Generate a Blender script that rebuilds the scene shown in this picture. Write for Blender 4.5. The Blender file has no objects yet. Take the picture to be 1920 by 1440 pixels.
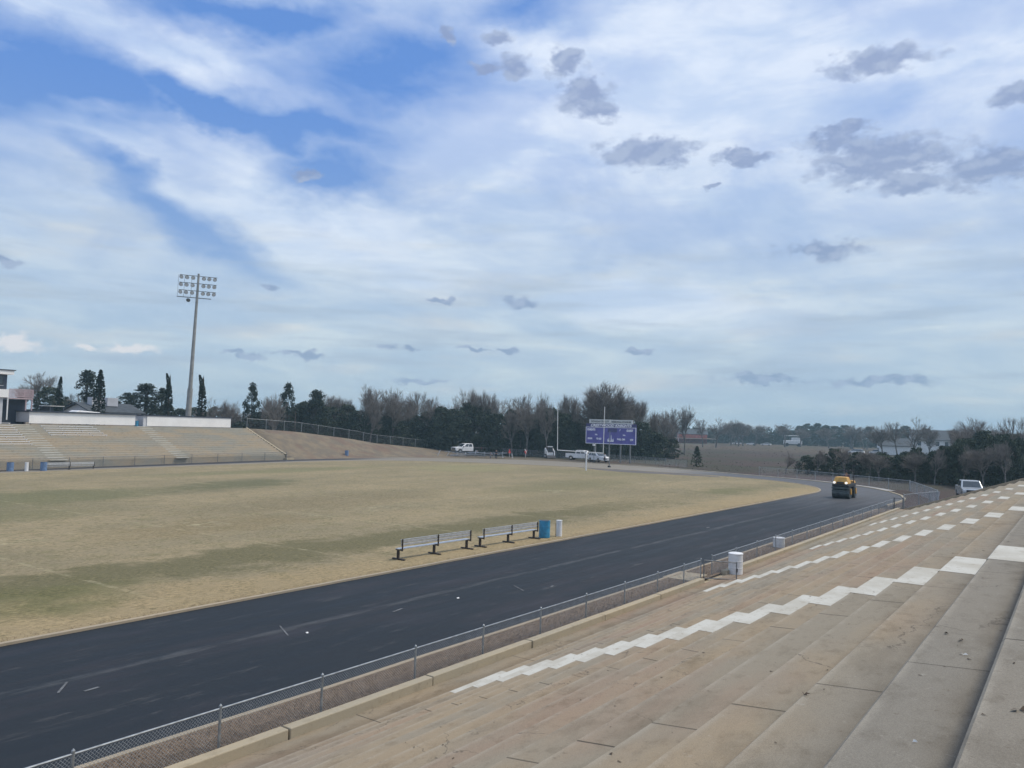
import bpy, bmesh, random
from math import sin, cos, pi, radians, hypot, atan2, sqrt
from mathutils import Vector, Matrix, noise as mn
random.seed(7)
S = bpy.context.scene
COL = S.collection
# ---------------------------------------------------------------- camera
AZ, PITCH, ROLL, CAMH = 0.62291, radians(3.17), radians(1.6), 5.7
f = Vector((cos(AZ)*cos(PITCH), sin(AZ)*cos(PITCH), sin(PITCH)))
r0 = Vector((sin(AZ), -cos(AZ), 0)); u0 = r0.cross(f)
r = r0*cos(ROLL)+u0*sin(ROLL); u = -r0*sin(ROLL)+u0*cos(ROLL)
cd = bpy.data.cameras.new('camera'); cam = bpy.data.objects.new('camera', cd); COL.objects.link(cam)
cam.matrix_world = Matrix(((r.x, u.x, -f.x, 0), (r.y, u.y, -f.y, 0), (r.z, u.z, -f.z, CAMH), (0, 0, 0, 1)))
cd.sensor_width = 36; cd.lens = 1480/1920*36; cd.clip_start = 0.1; cd.clip_end = 6000
S.camera = cam
# ---------------------------------------------------------------- light
SUN_EL, SUN_AZ = radians(56), radians(-48)          # sun stands behind the viewer's right shoulder, veiled
sd = bpy.data.lights.new('sun', 'SUN'); sd.energy = 2.6; sd.angle = radians(16); sd.color = (1, .91, .76)
so = bpy.data.objects.new('sun', sd); COL.objects.link(so); so.location = (0, 0, 60)
so.rotation_euler = Vector((cos(SUN_AZ)*cos(SUN_EL), sin(SUN_AZ)*cos(SUN_EL), sin(SUN_EL))).to_track_quat('Z', 'Y').to_euler()
S.view_settings.view_transform = 'Standard'; S.view_settings.look = 'None'
S.view_settings.gamma = 1; S.view_settings.exposure = 0.13; S.view_settings.use_curve_mapping = False
S.render.resolution_x, S.render.resolution_y = 1024, 768

# ---------------------------------------------------------------- node helpers
class NT:
    def __init__(s, tree): s.t = tree; s.n = tree.nodes; s.l = tree.links
    def new(s, ty, **k):
        n = s.n.new(ty)
        for a, b in k.items(): setattr(n, a, b)
        return n
    def put(s, sock, v):
        if isinstance(v, bpy.types.NodeSocket): s.l.new(v, sock)
        elif v is not None: sock.default_value = v
    def math(s, op, a, b=None, c=None, clamp=False):
        n = s.new('ShaderNodeMath', operation=op, use_clamp=clamp)
        s.put(n.inputs[0], a)
        if b is not None: s.put(n.inputs[1], b)
        if c is not None: s.put(n.inputs[2], c)
        return n.outputs[0]
    def vmath(s, op, a, b=None, scale=None):
        n = s.new('ShaderNodeVectorMath', operation=op); s.put(n.inputs[0], a)
        if b is not None: s.put(n.inputs[1], b)
        if scale is not None: s.put(n.inputs['Scale'], scale)
        return n.outputs['Value'] if op in ('LENGTH', 'DOT_PRODUCT') else n.outputs[0]
    def mapr(s, v, a, b, c=0., d=1., smooth=True):
        n = s.new('ShaderNodeMapRange', interpolation_type='SMOOTHSTEP' if smooth else 'LINEAR')
        s.put(n.inputs[0], v)
        for i, x in enumerate((a, b, c, d)): s.put(n.inputs[i+1], x)
        return n.outputs[0]
    def noise(s, vec, scale, detail=4, rough=.55, dist=0., out='Fac'):
        n = s.new('ShaderNodeTexNoise'); s.put(n.inputs['Vector'], vec)
        n.inputs['Scale'].default_value = scale; n.inputs['Detail'].default_value = detail
        n.inputs['Roughness'].default_value = rough; n.inputs['Distortion'].default_value = dist
        return n.outputs[out]
    def mapping(s, vec, loc=(0,0,0), rot=(0,0,0), scale=(1,1,1), vt='POINT'):
        n = s.new('ShaderNodeMapping', vector_type=vt); s.put(n.inputs['Vector'], vec)
        n.inputs['Location'].default_value = loc; n.inputs['Rotation'].default_value = rot; n.inputs['Scale'].default_value = scale
        return n.outputs[0]
    def mix(s, fac, a, b, mode='MIX'):
        n = s.new('ShaderNodeMix', data_type='RGBA', blend_type=mode)
        s.put(n.inputs[0], fac); s.put(n.inputs[6], a); s.put(n.inputs[7], b)
        return n.outputs[2]
    def sep(s, v):
        n = s.new('ShaderNodeSeparateXYZ'); s.put(n.inputs[0], v); return n.outputs
    def comb(s, x=0., y=0., z=0.):
        n = s.new('ShaderNodeCombineXYZ'); s.put(n.inputs[0], x); s.put(n.inputs[1], y); s.put(n.inputs[2], z); return n.outputs[0]
def c4(c): return (c[0], c[1], c[2], 1)

# ---------------------------------------------------------------- sky
world = bpy.data.worlds.new('World'); S.world = world; world.use_nodes = True
w = NT(world.node_tree); w.n.clear()
sky = w.new('ShaderNodeTexSky', sky_type='NISHITA'); sky.sun_disc = False
sky.sun_elevation = SUN_EL; sky.sun_rotation = radians(90)-SUN_AZ; sky.altitude = 60; sky.air_density = 1.0; sky.dust_density = .6; sky.ozone_density = 2.5
tc = w.new('ShaderNodeTexCoord'); dirv = w.vmath('NORMALIZE', tc.outputs['Generated'])
dx, dy, dz = w.sep(dirv)
az = w.math('ARCTAN2', dy, dx); el = w.math('ARCSINE', dz)
P = w.comb(az, el, 0.)
# clouds live on a high sheet: perspective-stretched coordinates for the streaks
den = w.math('ADD', w.math('MAXIMUM', dz, 0.), .09)
sheet = w.comb(w.math('DIVIDE', dx, den), w.math('DIVIDE', dy, den), 0.)
# domain warp
nz1 = w.noise(w.mapping(P, scale=(1, 1.8, 1)), 6., 5, .58, out='Color')
warp = w.vmath('SCALE', w.vmath('SUBTRACT', nz1, (.5, .5, .5)), scale=.12)
Pw = w.vmath('ADD', P, warp)
nz2 = w.noise(w.mapping(P, loc=(3, 1, 0), scale=(1, 1.4, 1)), 40., 4, .5, out='Color')
Pd = w.vmath('ADD', P, w.vmath('SCALE', w.vmath('SUBTRACT', nz2, (.5, .5, .5)), scale=.034))
def blobs(vec, lst):
    acc = None
    for b in lst:
        x, y, rx, ry = b[:4]; rx, ry = (rx*.93, ry*.93) if lst is DC else (rx, ry); rot = radians(b[4]) if len(b) > 4 else 0
        m = w.mapping(vec, (x, y, 0), (0, 0, -rot), (rx, ry, 1), 'TEXTURE')
        v = w.math('SUBTRACT', 1., w.vmath('LENGTH', m))
        acc = v if acc is None else w.math('MAXIMUM', acc, v)
    return acc
DC=[ (0.4607,0.3412,0.0709,0.0203),(0.3397,0.3292,0.0486,0.0095),(0.1808,0.3131,0.0878,0.0304),(0.1585,0.2848,0.0405,0.0149),(0.0795,0.2921,0.0642,0.0216),(0.2386,0.3393,0.0405,0.0135),(0.224,0.3522,0.0338,0.0095),(0.1867,0.4168,0.0608,0.0176),(0.5404,0.409,0.0419,0.023),(0.5228,0.391,0.0304,0.0149),(0.5655,0.4471,0.027,0.0189),(0.6344,0.4374,0.0257,0.0149),(0.6654,0.4335,0.0236,0.0081),(0.6562,0.4672,0.0243,0.0095),(0.7186,0.4698,0.0108,0.0122),(0.0542,0.3604,0.027,0.0135),(0.2468,0.2175,0.0541,0.0122),(0.6122,0.16,0.027,0.0101),(0.9283,0.1627,0.0122,0.0061),(1.1983,0.1633,0.0176,0.0095),(0.8915,0.2987,0.0216,0.0068),(0.7141,0.1586,0.0216,0.0054),(0.466,0.099,0.0203,0.0061),(0.7823,0.0989,0.0189,0.0054),(0.749,0.0976,0.0108,0.0041),(0.6715,0.0971,0.0243,0.0041),(0.6308,0.0956,0.0176,0.0047),(0.3745,0.2981,0.0135,0.0047),(0.9504,0.0774,0.0243,0.0047),(0.8885,0.082,0.0338,0.0047),(0.3089,0.0664,0.055,0.0060),(0.1859,0.065,0.070,0.0070),(0.7375,0.0551,0.0405,0.0041) ]
BH=[ (1.1966,0.3479,0.1014,0.0642,0),(1.1136,0.3445,0.1149,0.0405,-15),(0.9996,0.3504,0.1284,0.0236,0),(0.791,0.4079,0.1554,0.0608,15),(0.9629,0.4653,0.1419,0.027,0),(0.8806,0.3425,0.1014,0.0338,0),(0.8459,0.2939,0.0743,0.0338,0),(1.0529,0.2487,0.1351,0.0203,-28),(0.6226,0.4973,0.0743,0.0338,0),(0.1586,0.3609,0.0946,0.0676,0),(0.3357,0.2529,0.1081,0.027,0) ]
WS=[ (1.1286,0.4163,0.223,0.0257,-18),(0.953,0.3948,0.1351,0.0189,-15),(0.9142,0.3742,0.0405,0.0304,0),(1.056,0.3097,0.223,0.0405,0),(0.694,0.3664,0.1284,0.0743,0),(0.4027,0.4307,0.1757,0.0878,0),(0.6074,0.4582,0.0811,0.0473,0),(0.8694,0.2351,0.2703,0.0473,-10),(0.1312,0.4368,0.1351,0.0405,0),(0.4307,0.1522,0.2027,0.0405,0) ]
BC=[ (1.1887,0.0752,0.0338,0.0095),(1.1233,0.0756,0.0122,0.0054),(1.0777,0.0751,0.0284,0.0068) ]
holes = w.mapr(blobs(Pw, BH[:9]), -.85, 1.05)
holesR = w.mapr(blobs(Pw, BH[9:]), -.6, .9)
streaks = w.mapr(blobs(Pw, WS), -.2, .8)
cir = w.noise(w.mapping(sheet, rot=(0, 0, .5), scale=(.55, 1.5, 1)), 1.1, 7, .6, .6)
cir2 = w.noise(w.mapping(P, rot=(0, 0, .25), scale=(1, 2.6, 1)), 7., 6, .6, .4)
lowel = w.mapr(el, .0, .42)
blueness = w.math('ADD', w.math('MULTIPLY', holes, .95), w.math('MULTIPLY', w.math('SUBTRACT', cir, .5), 1.0))
blueness = w.math('ADD', blueness, w.math('MULTIPLY', w.math('SUBTRACT', cir2, .5), .75))
blueness = w.math('ADD', blueness, w.math('MULTIPLY', holesR, .22))
blueness = w.math('SUBTRACT', blueness, w.math('MULTIPLY', streaks, .36))
left = w.mapr(az, .55, 1.15)
blueness = w.math('ADD', blueness, w.math('ADD', .11, w.math('MULTIPLY', left, .17)), clamp=True)
# colours (scene radiance): open sky from the Sky Texture, milky veil over it
skyc = w.mix(1., sky.outputs[0], (.098, .098, .098, 1), 'MULTIPLY')
deep = w.mix(.62, skyc, w.mix(lowel, (.38, .51, .69, 1), (.125, .31, .80, 1)))
veil = w.mix(lowel, (.50, .60, .675, 1), (.60, .69, .86, 1))
warmn = w.noise(w.mapping(P, scale=(1, 5, 1)), 5., 3, .5)
veil = w.mix(w.math('MULTIPLY', w.mapr(warmn, .5, .7), w.math('SUBTRACT', 1., lowel)), veil, (.60, .63, .655, 1))
veil = w.mix(w.math('MULTIPLY', streaks, .45), veil, (.64, .73, .89, 1))
fib = w.noise(w.mapping(P, rot=(0, 0, .38), scale=(1, 3.2, 1)), 6., 7, .62, .35)
fib2 = w.noise(w.mapping(P, rot=(0, 0, -.05), scale=(1, 5.5, 1)), 4., 6, .6, .5)
fsel = w.mix(w.mapr(el, .12, .30), w.comb(fib2, fib2, fib2), w.comb(fib, fib, fib))
veil = w.mix(1., veil, w.mix(w.mapr(fsel, .34, .66), (.84, .90, .97, 1), (1.14, 1.11, 1.06, 1)), 'MULTIPLY')
mid = w.noise(w.mapping(P, loc=(7, 2, 0), rot=(0, 0, .2), scale=(1, 1.9, 1)), 3.4, 5, .6, .3)
veil = w.mix(w.mapr(mid, .46, .64, 0., .62), veil, w.mix(lowel, (.39, .51, .64, 1), (.37, .49, .77, 1)))
skycol = w.mix(blueness, veil, deep)
# low grey bands near the horizon
band = w.noise(w.mapping(P, scale=(1, 9, 1)), 4.5, 4, .55)
bandm = w.math('MULTIPLY', w.mapr(band, .50, .68), w.math('SUBTRACT', 1., w.mapr(el, .12, .30)))
skycol = w.mix(w.math('MULTIPLY', bandm, .5), skycol, (.36, .45, .57, 1))
# small grey cumulus and their thin edges
n4 = w.noise(w.mapping(P, scale=(1, 1.7, 1)), 38., 6, .58)
dcm = w.math('ADD', blobs(Pd, DC), w.math('MULTIPLY', w.math('SUBTRACT', n4, .5), 2.0))
dcm = w.mapr(dcm, -.22, .50)
dcol = w.mix(lowel, (.25, .345, .50, 1), (.255, .33, .53, 1))
n4b = w.noise(w.mapping(P, loc=(.006, .0135, 0), scale=(1, 1.7, 1)), 38., 4, .5)
n4c = w.noise(w.mapping(P, scale=(1, 1.7, 1)), 38., 4, .5)
dcol = w.mix(w.math('MULTIPLY', w.mapr(w.math('SUBTRACT', n4c, n4b), -.08, .20), .42), dcol, (.47, .555, .70, 1))
skycol = w.mix(w.math('MULTIPLY', dcm, .86), skycol, dcol)
# bright low cumulus on the left
bcm = w.mapr(w.math('ADD', blobs(Pd, BC), w.math('MULTIPLY', w.math('SUBTRACT', n4, .5), 1.5)), -.25, .6)
skycol = w.mix(w.math('MULTIPLY', bcm, .8), skycol, (.78, .76, .77, 1))
# lower hemisphere: dull ground glow
skycol = w.mix(w.mapr(el, -.06, 0.), (.2, .2, .19, 1), skycol)
bg = w.new('ShaderNodeBackground'); w.put(bg.inputs[0], skycol); bg.inputs[1].default_value = 1.0
wo = w.new('ShaderNodeOutputWorld'); w.l.new(bg.outputs[0], wo.inputs[0])
world.cycles.sampling_method = 'MANUAL'; world.cycles.sample_map_resolution = 512

# ---------------------------------------------------------------- materials
MATS = {}
def mat(name, col, rough=.7, metal=0., spec=.5, var=.12, vscale=3., bump=0., bscale=40., alt=None, emis=None):
    if name in MATS: return MATS[name]
    m = bpy.data.materials.new(name); m.use_nodes = True; t = NT(m.node_tree)
    b = t.n['Principled BSDF']; b.inputs['Roughness'].default_value = rough; b.inputs['Metallic'].default_value = metal
    b.inputs['Specular IOR Level'].default_value = spec
    o = t.new('ShaderNodeTexCoord').outputs['Object']
    n = t.noise(o, vscale, 5, .6)
    a = alt or tuple(x*(1-var*2) for x in col)
    t.put(b.inputs['Base Color'], t.mix(t.mapr(n, .3, .7), c4(a), c4(tuple(min(1, x*(1+var)) for x in col) if alt is None else col)))
    if bump:
        bp = t.new('ShaderNodeBump'); bp.inputs['Strength'].default_value = bump; bp.inputs['Distance'].default_value = .03
        t.put(bp.inputs['Height'], t.noise(o, bscale, 4, .6)); t.put(b.inputs['Normal'], bp.outputs[0])
    if emis:
        b.inputs['Emission Color'].default_value = c4(emis[0]); b.inputs['Emission Strength'].default_value = emis[1]
    MATS[name] = m; return m
def base(name, rough=.85, spec=.3):
    m = bpy.data.materials.new(name); m.use_nodes = True; t = NT(m.node_tree); b = t.n['Principled BSDF']
    b.inputs['Roughness'].default_value = rough; b.inputs['Specular IOR Level'].default_value = spec
    o = t.new('ShaderNodeTexCoord').outputs['Object']; MATS[name] = m
    return m, t, b, o
def bumpit(t, b, h, strength=.4, dist=.02):
    bp = t.new('ShaderNodeBump'); bp.inputs['Strength'].default_value = strength; bp.inputs['Distance'].default_value = dist
    t.put(bp.inputs['Height'], h); t.put(b.inputs['Normal'], bp.outputs[0])

M_white = mat('white_paint', (.74, .74, .74), .45, var=.05, vscale=2)
M_whitewall = mat('white_wall_paint', (.76, .755, .745), .7, var=.03, vscale=.6)
M_greywall = mat('grey_wall', (.50, .51, .54), .7, var=.06, vscale=.6)
M_darkroof = mat('dark_roof_metal', (.035, .045, .07), .6)
M_dark = mat('dark_metal', (.03, .03, .035), .5)
M_black = mat('black_rubber', (.02, .02, .022), .8)
M_galv = mat('galvanised_steel', (.34, .365, .385), .45, .6, var=.15, vscale=8)
M_galvd = mat('weathered_steel', (.20, .21, .22), .6, .4, var=.2, vscale=8)
M_wire = mat('fence_wire', (.38, .41, .44), .55, .3)
M_alu = mat('bench_aluminium', (.62, .63, .65), .35, .6, var=.1, vscale=5)
M_brownm = mat('brown_bench_frame', (.035, .025, .022), .6)
M_blue = mat('blue_plastic', (.035, .24, .42), .45, var=.15, vscale=5)
M_bluef = mat('faded_blue_plastic', (.13, .21, .36), .55, var=.15, vscale=5)
M_glass = mat('dark_glass', (.035, .045, .055), .12, spec=.8)
M_silver = mat('silver_car_paint', (.50, .53, .56), .25, .5, var=.05)
M_chrome = mat('chrome_trim', (.6, .62, .64), .2, .9)
M_yellow = mat('yellow_machine_paint', (.62, .34, .07), .45, var=.12)
M_drum = mat('roller_steel', (.12, .14, .15), .35, .7, var=.2)
M_lamp = mat('headlamp_glow', (.9, .9, .85), .3, emis=((1, .92, .8), .7))
M_lens = mat('headlamp_lens', (.7, .72, .74), .15)
M_red = mat('red_fabric', (.55, .05, .05), .7)
M_purple = mat('purple_board', (.115, .105, .36), .55, var=.12, vscale=.8)
M_purpled = mat('dark_purple_board', (.06, .055, .17), .55, var=.1)
M_letter = mat('white_lettering', (.85, .85, .88), .6, var=.04)
M_signw = mat('pale_sign', (.58, .60, .60), .6, var=.08)
M_dktext = mat('dark_lettering', (.08, .08, .09), .6)
M_brick = mat('red_brick', (.36, .11, .09), .9, var=.2, vscale=1.5)
M_roofg = mat('grey_shingle', (.065, .075, .085), .9, var=.15, vscale=1.5)
M_siding = mat('pale_siding', (.62, .64, .65), .8, var=.05)
M_tanb = mat('tan_siding', (.42, .33, .26), .8, var=.06)
M_bark = mat('grey_bark', (.16, .148, .14), .95, var=.25, vscale=2)
M_twig = mat('bare_twigs', (.21, .185, .165), .95, var=.2, vscale=.6)
M_barkd = mat('brown_bark', (.06, .05, .042), .95, var=.25, vscale=2)
M_green = mat('evergreen_leaves', (.072, .090, .060), .8, spec=.2, alt=(.028, .040, .028), vscale=.55)
M_pine = mat('pine_needles', (.036, .05, .032), .8, spec=.2, alt=(.012, .02, .014), vscale=.6)
M_cyp = mat('cypress_leaves', (.020, .036, .022), .8, spec=.2, alt=(.010, .018, .012), vscale=.8)
M_bush = mat('thicket_leaves', (.085, .105, .070), .85, spec=.2, alt=(.032, .046, .032), vscale=.5)
M_skin = mat('skin', (.30, .18, .12), .6)
M_hair = mat('dark_hair', (.02, .017, .015), .8)
M_navy = mat('dark_cloth', (.025, .03, .045), .85)
M_greyc = mat('grey_cloth', (.16, .17, .20), .85)
M_plum = mat('plum_cloth', (.10, .05, .08), .85)
M_pinkp = mat('pinkish_railing_paint', (.42, .32, .34), .7, var=.06)
M_post = mat('light_pole_concrete', (.27, .27, .26), .8, var=.12, vscale=1.5)
M_leafd = mat('dead_leaf', (.06, .042, .028), .9)
M_paper = mat('paper_scrap', (.72, .72, .70), .8)
M_cable = mat('pipe_metal', (.42, .45, .50), .5, .4, var=.15)

def m_concrete(name, tan, grey, dark, rows=False):
    m, t, b, o = base(name, .92, .2)
    x, y, z = t.sep(o)
    big = t.noise(t.mapping(o, scale=(.35, 1, 1)), .55, 5, .6)
    c = t.mix(t.mapr(big, .38, .62), c4(grey), c4(tan))
    if rows:
        k = t.math('FLOOR', t.math('DIVIDE', t.math('SUBTRACT', 11.9153, y), .6353))
        drift = t.math('MULTIPLY', t.math('MAXIMUM', t.math('SUBTRACT', 4.3, y), 0.), .27)
        xs = t.math('DIVIDE', t.math('SUBTRACT', t.math('SUBTRACT', x, drift), 6.02), 5.38)
        slab = t.math('FLOOR', xs)
        wn = t.new('ShaderNodeTexWhiteNoise', noise_dimensions='2D'); t.put(wn.inputs['Vector'], t.comb(slab, k, 0.))
        rnd = wn.outputs['Value']
        topg = t.mapr(y, 1.9, 1.0)                      # upper rows are newer grey concrete
        c = t.mix(t.math('MULTIPLY', topg, .85), c, (.222, .206, .175, 1))
        farg = t.mapr(x, 22., 60.)
        c = t.mix(t.math('MULTIPLY', farg, .35), c, (.30, .29, .235, 1))
        red = t.mapr(t.noise(t.mapping(o, loc=(4, 2, 0), scale=(.3, 1.2, 1)), .35, 4, .6), .48, .68)
        c = t.mix(t.math('MULTIPLY', t.math('MULTIPLY', red, t.math('SUBTRACT', 1., topg)), .75), c, (.300, .215, .155, 1))
        c = t.mix(t.math('MULTIPLY', rnd, .13), c, t.mix(1., c, (.72, .72, .74, 1), 'MULTIPLY'))
        # each tread: paler along the front edge, darker towards the back, broken by noise
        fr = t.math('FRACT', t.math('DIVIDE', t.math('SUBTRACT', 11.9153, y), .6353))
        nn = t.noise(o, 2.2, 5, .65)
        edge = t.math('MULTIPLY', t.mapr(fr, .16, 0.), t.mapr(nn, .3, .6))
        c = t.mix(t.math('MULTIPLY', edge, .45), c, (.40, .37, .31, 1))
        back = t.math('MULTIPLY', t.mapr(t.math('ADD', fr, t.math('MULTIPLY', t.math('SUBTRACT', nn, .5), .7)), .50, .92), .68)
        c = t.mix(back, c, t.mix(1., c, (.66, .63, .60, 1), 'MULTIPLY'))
        # expansion joints
        jn = t.math('ABSOLUTE', t.math('MULTIPLY', t.math('SUBTRACT', t.math('SUBTRACT', xs, t.math('ROUND', xs)), 0.), 5.38))
        jv = t.math('ADD', jn, t.math('MULTIPLY', t.noise(o, 6., 3, .5), .012))
        jm = t.math('MULTIPLY', t.mapr(jv, .026, .014), t.mapr(t.noise(t.comb(t.math('MULTIPLY', rnd, 9.), k, 0.), 3.1, 2), .33, .5))
        c = t.mix(t.math('MULTIPLY', jm, .85), c, (.045, .04, .035, 1))
    st = t.noise(t.mapping(o, scale=(.9, 1.6, 1)), 2.8, 7, .72)
    c = t.mix(t.mapr(st, .50, .72, 0., .55), c, t.mix(1., c, (.60, .57, .53, 1), 'MULTIPLY'))
    sp = t.noise(o, 11., 6, .75)
    c = t.mix(t.mapr(sp, .58, .74, 0., .6), c, c4(dark))
    c = t.mix(t.mapr(sp, .40, .28, 0., .35), c, (.42, .40, .35, 1))
    if rows:
        vo = t.new('ShaderNodeTexVoronoi', feature='DISTANCE_TO_EDGE'); t.put(vo.inputs['Vector'], t.vmath('ADD', o, t.vmath('SCALE', t.noise(o, 2.5, 4, .6, out='Color'), scale=.55))); vo.inputs['Scale'].default_value = .42
        ck_ = t.math('MULTIPLY', t.mapr(vo.outputs['Distance'], .005, .0012), t.mapr(t.noise(o, .5, 2), .50, .58))
        c = t.mix(t.math('MULTIPLY', ck_, .6), c, (.08, .07, .06, 1))
        ag = t.noise(o, 160., 2, .6); c = t.mix(1., c, t.mix(t.mapr(ag, .38, .62), (.86, .86, .86, 1), (1.1, 1.1, 1.1, 1)), 'MULTIPLY')
        wet = t.mapr(t.noise(t.mapping(o, loc=(1, 8, 0), scale=(.6, 1.4, 1)), .9, 5, .7), .50, .66, 0., .5)
        c = t.mix(wet, c, t.mix(1., c, (.70, .68, .66, 1), 'MULTIPLY'))
    fine = t.noise(o, 70., 3, .6)
    c = t.mix(1., c, t.mix(fine, (.86, .86, .86, 1), (1.12, 1.12, 1.12, 1)), 'MULTIPLY')
    if rows: c = t.mix(1., c, (.94, .94, .94, 1), 'MULTIPLY')
    t.put(b.inputs['Base Color'], c); bumpit(t, b, t.math('ADD', fine, t.math('MULTIPLY', sp, 2.)), .25, .01)
    return m
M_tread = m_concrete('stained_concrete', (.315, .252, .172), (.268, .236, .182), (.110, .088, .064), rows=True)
M_conc = m_concrete('old_concrete', (.40, .335, .235), (.35, .31, .235), (.15, .13, .10))
M_curb = m_concrete('tan_kerb', (.38, .31, .22), (.33, .28, .21), (.12, .10, .08))
M_farc = m_concrete('far_stand_concrete', (.40, .335, .25), (.33, .315, .27), (.17, .15, .125))

def m_paint(name):
    m, t, b, o = base(name, .8, .3)
    n = t.noise(t.mapping(o, scale=(1, 1.5, 1)), 5., 7, .75)
    c = t.mix(t.mapr(n, .54, .70, 0., .9), t.mix(t.mapr(t.noise(o, 1.1, 4), .4, .65), (.50, .49, .44, 1), (.42, .40, .345, 1)), (.29, .25, .19, 1))
    t.put(b.inputs['Base Color'], c); return m
M_wpaint = m_paint('worn_white_paint')

def m_asphalt():
    m, t, b, o = base('fresh_asphalt', .7, .22)
    x, y, z = t.sep(o)
    n1 = t.noise(t.mapping(o, scale=(.06, 1., 1)), 1.3, 6, .65)
    n2 = t.noise(t.mapping(o, scale=(.25, 1, 1)), .5, 5, .6)
    n3 = t.noise(t.mapping(o, scale=(.35, 1.6, 1)), 1.7, 6, .7)
    c = t.mix(t.mapr(n1, .35, .7), (.010, .0140, .018, 1), (.019, .0235, .029, 1))
    c = t.mix(t.mapr(n2, .46, .7, 0., .8), c, (.030, .028, .033, 1))
    c = t.mix(t.mapr(n3, .56, .74, 0., .6), c, (.07, .068, .068, 1))
    # paver seams run along the straight
    s1 = t.math('ABSOLUTE', t.math('SUBTRACT', t.math('ADD', y, t.math('MULTIPLY', t.math('SUBTRACT', n2, .5), .5)), 17.7))
    c = t.mix(t.math('MULTIPLY', t.mapr(s1, .22, .04), t.mapr(n3, .36, .62)), c, (.058, .060, .062, 1))
    s2 = t.math('ABSOLUTE', t.math('SUBTRACT', t.math('ADD', y, t.math('MULTIPLY', t.math('SUBTRACT', n2, .5), .4)), 15.4))
    c = t.mix(t.math('MULTIPLY', t.mapr(s2, .14, .03), t.mapr(n3, .50, .68)), c, (.06, .06, .06, 1))
    far = t.mapr(t.math('ADD', x, t.math('MULTIPLY', t.math('SUBTRACT', n2, .5), 16.)), 58., 92.)
    c = t.mix(far, c, t.mix(n1, (.070, .073, .078, 1), (.115, .112, .115, 1)))
    bend = t.math('MULTIPLY', t.mapr(y, 38., 52.), t.mapr(x, 84., 92.))
    dust = t.math('MAXIMUM', bend, t.math('MULTIPLY', t.mapr(t.math('ADD', y, t.math('MULTIPLY', t.math('SUBTRACT', n2, .5), 1.)), 92.6, 91.8), t.mapr(y, 60., 70.)))
    c = t.mix(t.math('MULTIPLY', dust, .9), c, t.mix(n3, (.20, .175, .14, 1), (.27, .245, .20, 1)))
    dk = t.math('MULTIPLY', t.mapr(y, 92., 92.8), t.mapr(x, 100., 84.))
    c = t.mix(t.math('MULTIPLY', dk, .9), c, (.052, .05, .054, 1))
    fine = t.noise(o, 55., 3, .7)
    c = t.mix(1., c, t.mix(fine, (.72, .72, .72, 1), (1.3, 1.3, 1.3, 1)), 'MULTIPLY')
    t.put(b.inputs['Base Color'], c); t.put(b.inputs['Roughness'], t.math('MAXIMUM', t.mapr(n1, .3, .7, .58, .76), t.mapr(y, 45., 60., 0., .95)))
    bumpit(t, b, fine, .35, .008); return m
M_asph = m_asphalt()

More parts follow.
